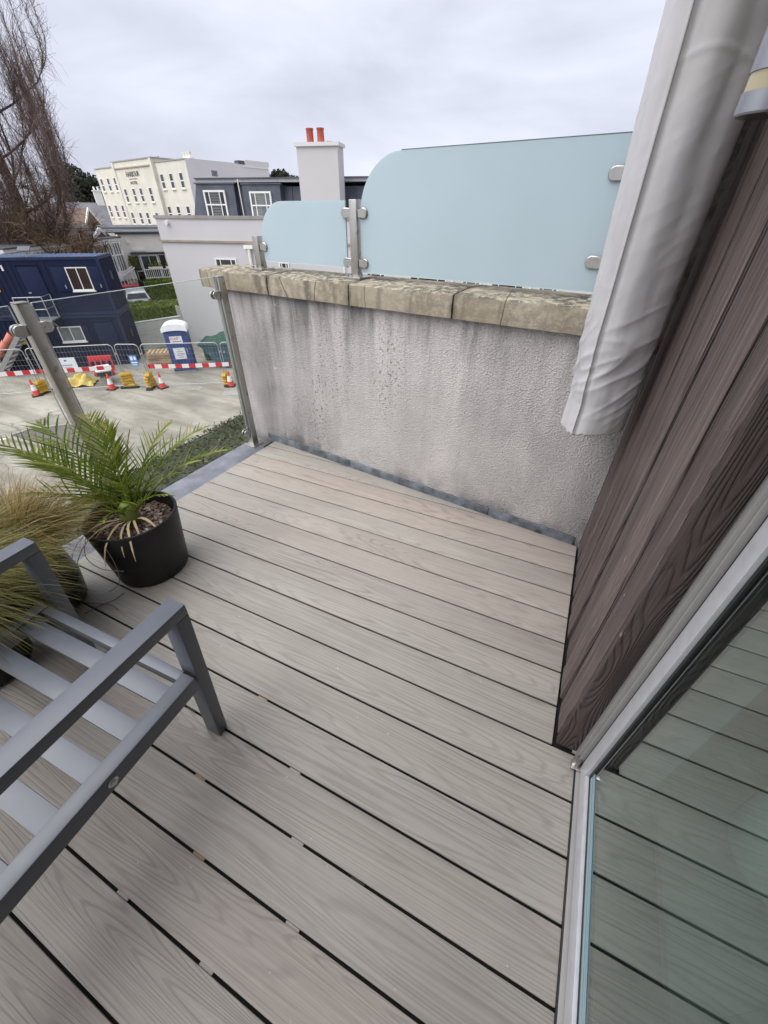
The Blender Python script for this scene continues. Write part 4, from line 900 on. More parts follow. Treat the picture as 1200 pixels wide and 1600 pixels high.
def barrow(label, loc, rz, tilt, traymat, loadmat=None):
    t = thing('wheelbarrow', label, 'wheelbarrow', loc, rz); t.rotation_euler = (tilt, 0, rz)
    vs = [(-.22, -.2, .30), (.22, -.2, .30), (.22, .35, .34), (-.22, .35, .34), (-.34, -.48, .62), (.34, -.48, .62), (.34, .55, .62), (-.34, .55, .62)]
    MB().add(vs, [(3, 2, 1, 0), (0, 1, 5, 4), (1, 2, 6, 5), (2, 3, 7, 6), (3, 0, 4, 7)]).build('tray', M[traymat], t)
    w_ = MB(); ring = [(0, -.42 + .19 * cos(i * pi / 10), .19 + .19 * sin(i * pi / 10)) for i in range(21)]; w_.tube(ring, .045, 8, False).build('tyre', M['rubber'], t, None, 0, 60)
    MB().tube([(-.05, -.42, .19), (.05, -.42, .19)], .05, 8).build('hub', M['galv'], t)
    for s_ in (-1, 1):
        MB().tube([(s_ * .06, -.42, .19), (s_ * .2, .1, .33), (s_ * .27, .98, .56)], .018, 8).build('handle', M['galv'], t)
        MB().tube([(s_ * .24, .42, .42), (s_ * .25, .5, .0)], .016, 8).build('leg', M['galv'], t)
    if loadmat: MB().obox((0, .05, .66), (.66, 0, 0), (0, 1.02, .02), (0, 0, .09)).build('load_sheet', M[loadmat], t, None, .03)
    return t
barrow('green wheelbarrow covered with a white sheet behind the mesh fence', (-21.35, 9.72, G), R(60), 0, 'barrowg', 'white')
barrow('dark green wheelbarrow stood on end against the pale gable', (-19.35, 14.55, G + .12), R(215), R(72), 'barrowg')
t = thing('plastic_barrier', 'bright red plastic barrier leaning at the lower navy cabin', 'barrier', (-22.45, 10.35, G), R(44)); t.rotation_euler = (R(-10), 0, R(40))
m = MB(); m.box(-.55, .55, -.03, .03, .72, .98).box(-.55, .55, -.03, .03, .22, .38)
for x in (-.52, -.26, 0, .26, .52): m.box(x - .035, x + .035, -.028, .028, .3801, .7199)
m.build('panel', M['red'], t, None, .008)
for x in (-.36, .36): MB().box(x - .07, x + .07, -.18, .18, 0, .2).build('foot', M['red'], t, None, .02)
m = MB(); vs = []; fs = []; nn = 22
for i in range(nn + 1):
    for j in range(12):
        x = -.8 + 1.6 * i / nn; y = -.5 + 1.0 * j / 11; e = max(0, 1 - (x / .82) ** 2) ** .5 * max(0, 1 - (y / .52) ** 2) ** .5
        vs.append((x + .04 * noise.noise(Vector((x * 5, y * 5, 0))), y, e * (.36 + .42 * noise.noise(Vector((x * 3, y * 3, 4))))))
for i in range(nn):
    for j in range(11): fs.append((i * 12 + j, (i + 1) * 12 + j, (i + 1) * 12 + j + 1, i * 12 + j + 1))
tag(m.add(vs, fs).build('tarpaulin_heap', M['tarp'], None, (-22.35, 8.85, G), 0, 0), 'crumpled yellow tarpaulin heap on the ground behind the fence', 'tarpaulin').rotation_euler = (0, 0, R(40))

# road markings, island, bed
struct(MB().prism([(-20.0, 2.6), (-19.86, 2.6), (-18.84, 3.92), (-18.98, 3.94)], G, G + .004).build('road_marking', M['white']))
def resample(poly, step):
    o = []
    for i in range(len(poly)):
        a, b_ = V(*poly[i], 0), V(*poly[(i + 1) % len(poly)], 0); n = max(1, int((b_ - a).length / step))
        for k in range(n): o.append((a.lerp(b_, k / n), a.lerp(b_, (k + 1) / n)))
    return o
isl = [(-18.85, 3.92), (-18.75, 4.75), (-17.9, 5.55), (-16.9, 5.95), (-15.4, 5.75), (-14.0, 5.2), (-13.6, 4.7), (-14.2, 4.35), (-15.6, 4.2), (-17.3, 4.05)]
ki = struct(thing('kerbed_island', 'x', 'x')); del ki['label']; del ki['category']
MB().prism(isl, G, G + .09).build('gravel_bed', M['gravel'], ki)
for a, b_ in resample(isl, .9):
    d = (b_ - a); MB().bar(V(a.x, a.y, G + .06) + d * .01, V(b_.x, b_.y, G + .06) - d * .01, .15, .13).build('kerb_stone', M['kerb'], ki, None, .012, seg=1)
for (x, y) in ((-14.7, 11.3), (-16.9, 11.0)):
    t = thing('manhole_cover', 'dark square drain cover in the concrete close to the stucco wall' if x > -16 else 'faint patched drain cover in the concrete below the skip', 'drain cover', (x, y, G), .6)
    MB().prism([(-.4, -.3), (.4, -.3), (.4, .3), (-.4, .3)], .0, .006).build('cover_plate', M['alu_lip'] if x > -16 else M['kerb'], t); MB().box(-.44, .44, -.34, -.302, 0, .005).box(-.44, .44, .302, .34, 0, .005).build('frame', M['kerb'], t)

def leafbox(name, mat, x0, x1, y0, y1, z0, z1, n, size, rough=.10, seed=1, label=None, cat=None, loc=(0, 0, 0), rz=0, round_=0.0):
    """clipped hedge: a lumpy core with leaf clumps standing off its faces"""
    random.seed(seed); m = MB(); nx_ = max(2, int((x1 - x0) / .35)); core = MB().box(x0 + .06, x1 - .06, y0 + .06, y1 - .06, z0, z1 - .06); m.v = core.v[:]; m.f = core.f[:]
    A = [(x1 - x0) * (y1 - y0), (x1 - x0) * (z1 - z0), (x1 - x0) * (z1 - z0), (y1 - y0) * (z1 - z0), (y1 - y0) * (z1 - z0)]
    for i in range(n):
        f = random.choices(range(5), A)[0]; u, v = random.random(), random.random(); j = random.uniform(-rough, rough * .6)
        if f == 0: p = V(x0 + u * (x1 - x0), y0 + v * (y1 - y0), z1 + j); nn = V(0, 0, 1)
        elif f == 1: p = V(x0 + u * (x1 - x0), y0 - j, z0 + v * (z1 - z0)); nn = V(0, -1, 0)
        elif f == 2: p = V(x0 + u * (x1 - x0), y1 + j, z0 + v * (z1 - z0)); nn = V(0, 1, 0)
        elif f == 3: p = V(x0 - j, y0 + u * (y1 - y0), z0 + v * (z1 - z0)); nn = V(-1, 0, 0)
        else: p = V(x1 + j, y0 + u * (y1 - y0), z0 + v * (z1 - z0)); nn = V(1, 0, 0)
        p.z += .10 * noise.noise(Vector((p.x * 1.3, p.y * 1.3, seed))) if f == 0 else 0
        nn = (nn + V(random.gauss(0, .6), random.gauss(0, .6), random.gauss(0, .6))).normalized(); a = nn.orthogonal().normalized(); b2 = nn.cross(a); s_ = size * random.uniform(.6, 1.3); q = random.uniform(0, 6.28); a, b2 = a * cos(q) + b2 * sin(q), b2 * cos(q) - a * sin(q)
        m.add([p - a * s_, p - b2 * s_ * .5, p + a * s_, p + b2 * s_ * .5], [(0, 1, 2, 3)])
    o = m.build(name, M[mat], None, loc); o.rotation_euler = (0, 0, rz); tag(o, label, cat); return o
def blob(name, mat, lobes, n, size, seed, label=None, cat=None, loc=(0, 0, 0), parent=None, flat=1.0):
    random.seed(seed); m = MB()
    for i in range(n):
        c, r_ = random.choices(lobes, [l[1] ** 2 for l in lobes])[0]; d = V(random.gauss(0, 1), random.gauss(0, 1), random.gauss(0, 1)).normalized() * r_ * (random.random() ** .45); p = V(*c) + V(d.x, d.y, d.z * flat)
        nn = (d.normalized() + V(random.gauss(0, .7), random.gauss(0, .7), random.gauss(0, .7))).normalized(); a = nn.orthogonal().normalized(); b2 = nn.cross(a); s_ = size * random.uniform(.5, 1.3)
        m.add([p - a * s_, p - b2 * s_ * .6, p + a * s_, p + b2 * s_ * .6], [(0, 1, 2, 3)])
    o = m.build(name, M[mat], parent, loc if parent is None else None)
    if label: tag(o, label, cat)
    return o
# planting bed at the foot of our block
struct(MB().prism([(-12.0, -8), (-2.7, -8), (-2.7, 12), (-11.6, 12), (-12.0, 8)], G, G + .08).build('planting_bed', M['gravel']))
b_ = leafbox('bed', 'beddk', -11.7, -3.2, -6, 11, G, G + .55, 30000, .075, .16, 3, 'x', 'x'); b_.name = 'ground_cover'; b_['kind'] = 'stuff'; del b_['label']; del b_['category']
for i in range(14):
    y = -7 + i * 1.4; MB().bar((-12.05 if y < 8 else -12.0 + (y - 8) * .1, y + .01, G + .06), (-12.05 if y < 7 else -12.0 + (y - 6.6) * .1, y + 1.38, G + .06), .14, .12).build('kerb_stone', M['kerb'], D.objects['planting_bed'], None, .01, seg=1)

# hedges and terrace
leafbox('clipped_hedge', 'hedgelf', -.6, 4.2, 0, 2.6, 0, 1.70, 8000, .085, .07, 5, 'nearer clipped green hedge behind the blue toilet', 'hedge', PO(-55.2, 34.0) + V(0, 0, G), R(52))
leafbox('clipped_hedge', 'hedgelf', 0, 3.6, 0, 3.4, 0, 2.05, 7000, .09, .07, 6, 'far clipped green hedge below the white balcony rail', 'hedge', PO(-53.2, 43.0) + V(0, 0, G + .15), R(53))
leafbox('clipped_hedge', 'hedgedk', 0, 1.6, 0, 1.0, 0, 1.0, 1800, .08, .08, 7, 'small dark hedge under the bay windows', 'hedge', PO(-55.6, 43.0) + V(0, 0, -4.1), R(55))
struct(MB().prism([tuple(PO(-58, 35.5)[:2]), tuple(PO(-50.5, 39)[:2]), tuple(PO(-50, 60)[:2]), tuple(PO(-60, 60)[:2])], G, -4.62).build('driveway', M['concrete']))
def car(label, p, rz, paint, rough=.25):
    t = thing('parked_car', label, 'car', p, rz, 'cars parked below the hotel steps')
    # local x = forwards, rear at x = 0
    pm = simple('car paint ' + label[:8], paint, rough, .35, .03)
    low = [(0, .32), (-.04, .62), (.05, .92), (3.3, .90), (4.15, .72), (4.25, .45), (4.2, .28)]
    top = [(.05, .915), (.32, 1.36), (.9, 1.45), (2.0, 1.44), (2.55, 1.30), (3.25, .895)]
    def loft(prof, w0, w1, zb, zt):
        n = len(prof); hw = [w0 + (w1 - w0) * max(0, min(1, (z - zb) / (zt - zb))) for x, z in prof]
        vs = [(x, -h, z) for (x, z), h in zip(prof, hw)] + [(x, h, z) for (x, z), h in zip(prof, hw)]
        return MB().add(vs, [tuple(range(n)), tuple(range(2 * n - 1, n - 1, -1))] + [(i, n + i, n + (i + 1) % n, (i + 1) % n) for i in range(n)])
    loft(low, .86, .84, .3, .9).build('body', pm, t, None, .05, 50); loft(top, .82, .62, .9, 1.45).build('cabin', pm, t, None, .03, 50)
    MB().add([(.045, -.70, .95), (.045, .70, .95), (.30, .56, 1.32), (.30, -.56, 1.32)], [(0, 1, 2, 3)]).add([(.06, -.70, .95), (.06, .70, .95), (.31, .56, 1.32), (.31, -.56, 1.32)], [(3, 2, 1, 0)]).build('rear_window', M['pane'], t)
    MB().add([(3.2, -.72, .93), (3.2, .72, .93), (2.58, .58, 1.30), (2.58, -.58, 1.30)], [(3, 2, 1, 0)]).build('windscreen', M['pane'], t)
    for s_ in (-1, 1):
        MB().add([(.45, s_ * .815, .95), (2.9, s_ * .815, .95), (2.45, s_ * .69, 1.30), (.62, s_ * .672, 1.34)], [(0, 1, 2, 3) if s_ < 0 else (3, 2, 1, 0)]).build('side_window', M['pane'], t)
        MB().box(-.05, .06, s_ * .76 - .07, s_ * .76 + .07, .66, .90).build('tail_light', M['red'], t, None, .02)
        for x in (.75, 3.35):
            w_ = shift(MB().tube([(x, s_ * .74 - .10, .31), (x, s_ * .74 + .10, .31)], .31, 18), (0, 0, 0)).build('wheel', M['rubber'], t, None, 0, 40)
            MB().tube([(x, s_ * .845, .31), (x, s_ * .852, .31)], .19, 14).build('rim', M['alu'], w_)
    MB().box(-.075, .05, -.82, .82, .34, .52).build('bumper', pm, t, None, .03); MB().box(-.085, -.074, -.26, .26, .56, .67).build('number_plate', M['sign'], t)
    return t
car('silver parked car seen from behind beyond the clipped hedge', PO(-54.45, 37.8) + V(0, 0, -4.62), R(90 + 54.5), (.55, .57, .60))
car('red parked car below the white steps', PO(-54.85, 42.0) + V(0, 0, -4.62), R(90 + 62), (.50, .02, .04))

# ================================================================ PALE GABLE BUILDING WITH PARAPET
GA = math.atan2(.22478, .97441)
gbd = thing('rendered_building', 'pale lilac rendered building with a flat parapet and brown string course', 'building', (-23.773, 17.216, 0), GA)
MB().box(0, 30, 0, 9, G - .2, 1.20).build('wall', M['lilac'], gbd)
MB().box(-.06, 30, -.06, .30, 1.2005, 1.34).box(-.06, .3, .3001, 9, 1.2005, 1.34).build('parapet_cap', simple('grey parapet cap', (.30, .285, .265), .8, 0, .2, 2), gbd)
MB().box(-.07, 30, -.09, -.002, .12, .21).build('string_course', simple('brown string course', (.34, .28, .22), .8, 0, .15, 2), gbd)
def gwindow(par, x0, x1, za, zb, y=0.0, cols=3, trans=.35, mat='pane', fw_=.07, extra=True, name='window'):
    m = MB(); m.box(x0, x0 + fw_, y - .05, y + .04, za, zb).box(x1 - fw_, x1, y - .05, y + .04, za, zb).box(x0 + fw_, x1 - fw_, y - .048, y + .04, zb - fw_, zb).box(x0 + fw_, x1 - fw_, y - .048, y + .04, za, za + fw_)
    xs = [x0 + fw_ + (x1 - x0 - 2 * fw_) * t for t in ([0, .22, .78, 1] if cols == 3 else [i / cols for i in range(cols + 1)])]
    for q in xs[1:-1]: m.box(q - .022, q + .022, y - .046, y + .03, za + fw_, zb - fw_)
    if trans: zt_ = zb - (zb - za) * trans; m.box(x0 + fw_, x1 - fw_, y - .044, y + .02, zt_ - .03, zt_ + .03)
    w_ = m.build(name, M['white'], par)
    for a, b2 in zip(xs[:-1], xs[1:]): MB().box(a + .023, b2 - .023, y - .02, y - .012, za + fw_, zb - fw_).build('pane', M[mat], w_)
    return w_
gwindow(gbd, 3.2, 4.55, -2.1, -.62, 0, 3, .55)
for (x0, x1, za, zb, mt) in ((7.15, 7.75, -2.2, -.72, 'pane'), (12.2, 13.3, -2.4, -1.05, 'pane'), (14.6, 16.6, -2.6, -1.14, 'windark'), (17.4, 18.4, -2.6, -1.24, 'panelt'), (18.9, 20.6, -2.7, -1.36, 'pane'), (21.3, 22.3, -2.7, -1.45, 'panelt')): gwindow(gbd, x0, x1, za, zb, 0, 3, .3, mt)
for x in (11.0, 16.9, 20.9): MB().tube([(x, -.08, -5), (x, -.08, -.6)], .05, 8).build('downpipe', M['white'], gbd)
hp = MB().box(5.25, 5.78, -.22, -.001, -.13, .03).build('rain_hopper', M['offw'], gbd); MB().tube([(5.5, -.11, -.13), (5.5, -.11, -2.6)], .085, 10).build('downpipe', M['offw'], hp)
al = MB().tube([(.72, -.001, 1.02), (.72, -.16, 1.0)], .10, 12).build('security_lamp', M['white'], gbd)
# chimney
chm = MB().box(8.84, 10.92, -.004, .9, 1.342, 4.02).build('chimney', M['lilac'], gbd)
MB().box(8.76, 11.0, -.09, .98, 4.0205, 4.16).build('chimney_cap', M['lilac2'], chm)
for x in (9.42, 9.96): MB().lathe([(.19, 0), (.17, .05), (.16, .46), (.18, .48), (.18, .54), (.13, .54), (.12, .3)], 18, (x, .45, 4.161)).build('chimney_pot', M['terra'], chm, None, 0, 50)
MB().box(10.25, 10.55, .3, .6, 4.161, 4.22).build('ridge_rubble', M['terra'], chm)
# mansard storey
mz = thing('mansard_storey', 'dark blue grey lead mansard storey with white windows behind the parapet', 'building', (-23.773, 17.216, 0), GA)
YM = 1.2
def block(x0, x1, yf, yb, z0, z1, hip=0.0, name='lead_face', bat=.10):
    vs = [(x0, yf - bat, z0), (x1, yf - bat, z0), (x1, yb, z0), (x0, yb, z0), (x0 + hip, yf, z1), (x1, yf, z1), (x1, yb, z1), (x0 + hip, yb, z1)]
    return MB().add(vs, [(3, 2, 1, 0), (4, 5, 6, 7), (0, 1, 5, 4), (1, 2, 6, 5), (2, 3, 7, 6), (3, 0, 4, 7)]).build(name, M['slate'], mz)
block(1.75, 4.52, YM, 7, 1.19, 2.72, .5); block(5.02, 7.22, YM, 7, 1.19, 2.69); block(4.5, 5.05, YM + .35, 7, 1.19, 2.70, 0, 'recess'); block(7.2, 15.5, YM + .45, 7, 1.19, 2.62, 0, 'recess')
for x in (7.7, 8.3, 11.3, 12.0, 12.7, 13.4, 14.1): MB().bar((x, YM + .33, 1.25), (x, YM + .43, 2.60), .05, .05, (0, 1, 0)).build('standing_seam', M['slate'], mz)
MB().box(2.15, 4.6, YM - .06, YM + .2, 2.7205, 2.78).box(4.95, 7.3, YM - .06, YM + .2, 2.6905, 2.75).build('lead_cornice', M['slate'], mz)
MB().box(2.2, 15.6, YM + .12, 8, 2.79, 2.94).build('flat_roof', M['rooflt'], mz); MB().box(2.15, 15.65, YM + .06, 8, 2.9405, 2.99).build('roof_edge', M['roofdk'], mz)
gwindow(mz, 2.66, 3.97, .95, 2.46, YM - .08, 3, .42, 'pane', .085); gwindow(mz, 5.43, 6.69, .95, 2.40, YM - .08, 3, .42, 'panelt', .085)
for k in range(16):
    z = 1.30 + k * .07
    MB().obox((3.31, YM - .092, z), (.62, 0, 0), (0, .02, .012), (0, -.006, .022)).build('shutter_slat', M['shut'], mz)
for k in range(14):
    z = 1.35 + k * .07; MB().obox((5.88, YM - .092, z), (.34, 0, 0), (0, .02, .012), (0, -.006, .022)).build('shutter_slat', M['shut'], mz)
MB().tube([(4.78, YM + .14, 1.2), (4.80, YM + .02, 2.72), (4.82, YM - .02, 2.9)], .03, 8).build('downpipe', M['offw'], mz)

# ================================================================ HOTEL
HA = math.atan2(.21288, -.97708)
ho = thing('hotel', 'cream three storey hotel with dark lettering on its raised middle bay', 'building', (-50.78, 46.24, 0), HA)
ZB_ = -4.5
MB().box(.05, 7.40, -12, 0, ZB_, 6.80).box(18.95, 25.77, -12, 0, ZB_, 6.80).box(7.401, 18.949, -12, .35, ZB_, 7.26).build('wall', M['cream'], ho)
MB().box(.0, 7.35, -12, .08, 6.8005, 6.92).box(19.0, 25.85, -12, .08, 6.8005, 6.92).box(7.3, 19.05, -12, .43, 7.2605, 7.39).build('parapet_cap', simple('grey coping', (.33, .32, .30), .8), ho)
MB().box(7.95, 18.4, .351, .47, 6.50, 6.63).build('cornice', simple('brown cornice', (.36, .31, .25), .8), ho)
for x in (7.42, 18.30): MB().box(x, x + .63, .3505, .44, ZB_, 7.26).build('pilaster', M['cream'], ho)
MB().box(-.06, .049, -13.0, -.001, ZB_, 6.88).box(-.06, 1.5, -13.2, -9.0, 6.881, 7.36).build('side_wall', M['lilac2'], ho)
MB().box(-.12, -.061, -12.9, -8.3, 6.60, 6.68).build('side_pipe', M['white'], ho); MB().box(-.10, .8, -8.9, -7.9, 6.881, 7.25).build('roof_vent', M['roofdk'], ho)
def sash(x, zc, y, w_=.92, h=1.62, par=None):
    x0, x1, za, zb = x - w_ / 2, x + w_ / 2, zc - h / 2, zc + h / 2; k = .10
    MB().box(x0, x1, y - .14, y + .002, za, zb).build('recess', M['pane'], par)
    m = MB(); m.box(x0, x0 + k, y + .0025, y + .03, za, zb).box(x1 - k, x1, y + .0025, y + .03, za, zb).box(x0 + k, x1 - k, y + .0025, y + .03, zc - .06, zc + .05).box(x0 + k, x1 - k, y + .0025, y + .03, za, za + .13).box(x0 + k, x1 - k, y + .0025, y + .03, zb - .07, zb)
    w2 = m.build('window', M['white'], par); MB().box(x0 - .08, x1 + .08, y + .001, y + .12, za - .12, za - .005).build('sill', M['cream'], w2)
    MB().box(x0 + k, x1 - k, y + .005, y + .012, za + .13, zc - .06).build('pane', M['pane'], w2); MB().box(x0 + k, x1 - k, y + .005, y + .012, zc + .05, zb - .07).build('pane', M['pane'], w2)
for x in (6.36, 4.07, 1.64): sash(x, 4.82, 0, par=ho); sash(x + .15, 1.42, 0, par=ho)
for x in (17.03, 14.5, 12.39, 9.69): sash(x, 3.48, .35, .90, 1.66, ho); sash(x + .05, .78, .35, .90, 1.5, ho)
for x in (24.6, 22.33, 20.1): sash(x, 4.88, 0, .9, 1.62, ho); sash(x + .2, 1.62, 0, .9, 1.62, ho)
text_part('HARBOUR', .80, M['inkblk'], ho, (13.5, .36, 5.82), (R(90), 0, R(180)), 'hotel_lettering', 1.02, .03)
text_part('HOTEL', .44, M['inkblk'], ho, (13.74, .36, 4.88), (R(90), 0, R(180)), 'hotel_lettering', 1.55, .03)
MB().box(12.45, 14.85, .351, .38, 5.30, 5.35).build('sign_rule', M['inkblk'], ho)
m = ho
for (x, z) in ((.55, 7.0), (1.15, 7.0), (1.8, 7.0)): MB().lathe([(.22, 0), (.20, .2), (.18, .55), (.24, .62), (.24, .7)], 10, (x, -1.2, z - .08)).build('chimney_pot', M['offw'], ho, None, 0, 50)
MB().box(.2, 2.3, -1.6, -.8, 6.9205, 7.06).build('chimney_stack', M['offw'], ho)
for x in (9.6, 10.3, 11.1, 11.9): MB().lathe([(.14, 0), (.12, .25), (.16, .3)], 8, (x, -2, 7.391)).build('roof_vent', M['rooflt'], ho)
MB().box(-.061, -.055, -4.3, -3.4, 5.36, 5.95).build('side_window_recess', M['panelt'], ho)

# ================================================================ LOW HOTEL WING
WA = math.atan2(.79, .61); wo = PO(-54.42, 45)
wg = thing('hotel_wing', 'low cream wing with a flat grey roof and white glazed doors', 'building', (wo.x, wo.y, 0), WA)
MB().box(0, 9, 0, 12, -4.4, .02).build('wall', M['offw'], wg)
MB().box(-.15, 9.2, -.18, 13, .021, .13).build('roof_edge', M['roofdk'], wg)
MB().prism([(-.2, -.22), (9.2, -.22), (9.2, 26), (-26, 30), (-22, 5)], .131, .2).build('flat_roof', M['roofdk'], wg)
MB().prism([(-9, 7), (6, 7.6), (6, 8.4), (-9, 7.8)], .201, .36).build('roof_upstand', M['flatroof'], wg)
MB().prism([(-6, 3.2), (.4, 2.2), (.4, 2.6), (-6, 3.8)], .201, .30).build('roof_upstand', M['rooflt'], wg)
MB().box(.75, 1.72, -.10, -.002, -1.16, -1.0).build('sign_strip', M['white'], wg)
pc_ = MB().box(.62, 3.2, -.004, .2, -3.3, -1.30).build('porch_recess', M['windark'], wg)
MB().box(.5, 3.3, -.35, -.006, -1.30, -1.22).build('canopy', M['roofdk'], wg)
gwindow(wg, 1.12, 2.52, -3.2, -1.38, -.06, 2, .0, 'pane', .12, name='glazed_door'); gwindow(wg, 2.56, 3.15, -3.2, -1.38, -.06, 1, .0, 'windark', .06); gwindow(wg, .66, 1.08, -2.6, -1.38, -.06, 1, .0, 'pane', .05)
t = thing('topiary_bush', 'yellow green topiary bush beside the white glazed doors', 'bush', PO(-53.78, 44.3) + V(0, 0, -4.2))
MB().tube([(0, 0, 0), (0, 0, 2.0)], .06, 8).build('stem', M['bark'], t); blob('foliage', 'ball', [((0, 0, 2.55), .36), ((-.03, 0, 2.25), .38), ((.05, 0, 2.0), .3)], 900, .06, 4, None, None, parent=t)
t = thing('balcony_rail', 'white balustered balcony rail with planted boxes in front of the wing', 'railing', PO(-52.9, 43.8) + V(0, 0, -3.3), math.atan2(.79, .61))
MB().box(0, 3.0, -.04, .04, .88, .94).build('top_rail', M['white'], t); MB().box(0, 3.0, -.03, .03, .30, .35).build('bottom_rail', M['white'], t)
for i in range(21): MB().box(i * .149 - .022, i * .149 + .022, -.02, .02, .3501, .8799).build('baluster', M['white'], t)
for k in range(2):
    bx = MB().box(.35 + k * 1.35, 1.45 + k * 1.35, -.16, .16, .945, 1.1).build('flower_box', M['white'], t)
    blob('flower_foliage', 'ball', [((.6 + k * 1.35, 0, 1.22), .22), ((.95 + k * 1.35, 0, 1.28), .26), ((1.3 + k * 1.35, 0, 1.2), .2)], 260, .06, 8 + k, parent=bx)
t = thing('garden_steps', 'white steps with a sloping white handrail below the bay windows', 'steps', PO(-54.0, 43.2) + V(0, 0, -4.2), math.atan2(-.86, -.50))
for i in range(6): MB().box(i * .36, i * .36 + .36, -.6, .6, 0, 1.35 - i * .22).build('step', M['kerb'], t)
for y in (-.62, .62):
    MB().bar((-.1, y, 2.1), (2.5, y, .75), .06, .07).build('handrail', M['white'], t)
    for i in range(11): MB().box(i * .24 - .02, i * .24 + .02, y - .02, y + .02, 1.2 - i * .115, 2.03 - i * .125).build('baluster', M['white'], t)
BA = math.atan2(-.864, .503)
by_ = thing('bay_wing', 'long white bay window range with a dark sloping roof', 'building', (wo.x, wo.y, 0), BA)
MB().box(0, 14, -6, -.02, -4.4, -.35).build('wall', M['offw'], by_); MB().box(-.1, 14, -.1, .12, -.3495, -.2).build('fascia', M['white'], by_)
vs = [(-.2, .2, -.19), (14, .2, -.19), (14, -6, .10), (-.2, -6, .10), (-.2, .2, -.12), (14, .2, -.12), (14, -6, .17), (-.2, -6, .17)]
MB().add(vs, [(3, 2, 1, 0), (4, 5, 6, 7), (0, 1, 5, 4), (1, 2, 6, 5), (2, 3, 7, 6), (3, 0, 4, 7)]).build('roof', M['roofdk'], by_)
MB().box(0, 14, -.018, .06, -2.75, -2.62).build('sill_band', M['white'], by_)
for i in range(9):
    x0 = .25 + i * 1.45
    m = MB(); m.box(x0, x0 + 1.3, -.018, .05, -.52, -.42).box(x0, x0 + 1.3, -.018, .05, -1.36, -1.26).box(x0, x0 + 1.3, -.018, .05, -2.50, -2.40)
    for q in range(4): m.box(x0 + q * .407, x0 + q * .407 + .08, -.016, .048, -2.3999, -1.3601).box(x0 + q * .407, x0 + q * .407 + .08, -.016, .048, -1.2599, -.5201)
    w_ = m.build('window', M['white'], by_)
    for q in range(3):
        MB().box(x0 + .081 + q * .407, x0 + .406 + q * .407, -.012, .0, -2.40, -1.36).build('pane', M['panelt'], w_); MB().box(x0 + .081 + q * .407, x0 + .406 + q * .407, -.012, .0, -1.26, -.52).build('pane', M['panelt'], w_)
al = MB().box(.15, .35, .0, .16, -.9, -.7).build('wall_lantern', M['offw'], wg); al.location = (.35, -.2, .35)

# ================================================================ FAR HOUSES
def house(label, p, rz, Lx, Ly, zw, zr, wallm, roofm, chim=None):
    t = thing('house', label, 'house', p, rz); MB().box(-Lx / 2, Lx / 2, -Ly / 2, Ly / 2, 0, zw).build('wall', M[wallm], t)
    vs = [(-Lx / 2 - .3, -Ly / 2 - .4, zw - .2), (Lx / 2 + .3, -Ly / 2 - .4, zw - .2), (Lx / 2 + .3, Ly / 2 + .4, zw - .2), (-Lx / 2 - .3, Ly / 2 + .4, zw - .2), (-Lx / 2 - .3, 0, zr), (Lx / 2 + .3, 0, zr)]
    rf = MB().add(vs, [(0, 1, 5, 4), (2, 3, 4, 5), (1, 2, 5), (3, 0, 4), (3, 2, 1, 0)]).build('roof', M[roofm], t)
    for s_ in (-1, 1): MB().bar((s_ * (Lx / 2 + .31), -Ly / 2 - .4, zw - .2), (s_ * (Lx / 2 + .31), 0, zr), .12, .3).bar((s_ * (Lx / 2 + .31), Ly / 2 + .4, zw - .2), (s_ * (Lx / 2 + .31), 0, zr), .12, .3).build('verge_board', M['white'], rf)
    if chim: 
        x, h, mt = chim; c = MB().box(x - .6, x + .6, -.5, .5, zr - 1.2, zr + h).build('chimney', M[mt], rf)
        MB().box(x - .7, x + .7, -.6, .6, zr + h + .001, zr + h + .18).build('chimney_cap', M[mt], c)
        for q in (-.3, .3): MB().lathe([(.16, 0), (.13, .5)], 8, (x + q, 0, zr + h + .181)).build('chimney_pot', M['offw'], c)
    for x in (-Lx / 4, Lx / 4): gwindow(t, x - .6, x + .6, zw - 2.0, zw - .7, -Ly / 2, 2, .5)
    return t
house('slate roofed house with a white chimney left of the hotel', PO(-55.6, 105) + V(0, 0, -5), R(62), 11, 8, 4.6, 7.9, 'offw', 'slateroof', (1.2, 1.6, 'white'))
house('brown roofed house with red brick walls behind the bare tree', PO(-59.6, 84) + V(0, 0, -5), R(36), 10, 7, 4.5, 6.9, 'brick', 'redroof')
house('low white bungalow behind the brush and the navy cabins', PO(-61.5, 46) + V(0, 0, -5), R(36), 9, 6, 4.3, 5.4, 'white', 'roofdk')
t = thing('white_porch', 'white framed porch edge beside the brush above the navy cabin roof', 'porch', PO(-59.6, 41) + V(0, 0, -5), R(40))
MB().box(0, 1.6, -.1, .1, 4.3, 4.55).build('fascia', M['white'], t); MB().bar((1.55, 0, 0), (1.55, 0, 4.3), .14, .14, (0, 1, 0)).build('porch_post', M['white'], t); MB().box(0, 1.5, .1, 2, 0, 4.3).build('porch_wall', M['brick'], t)

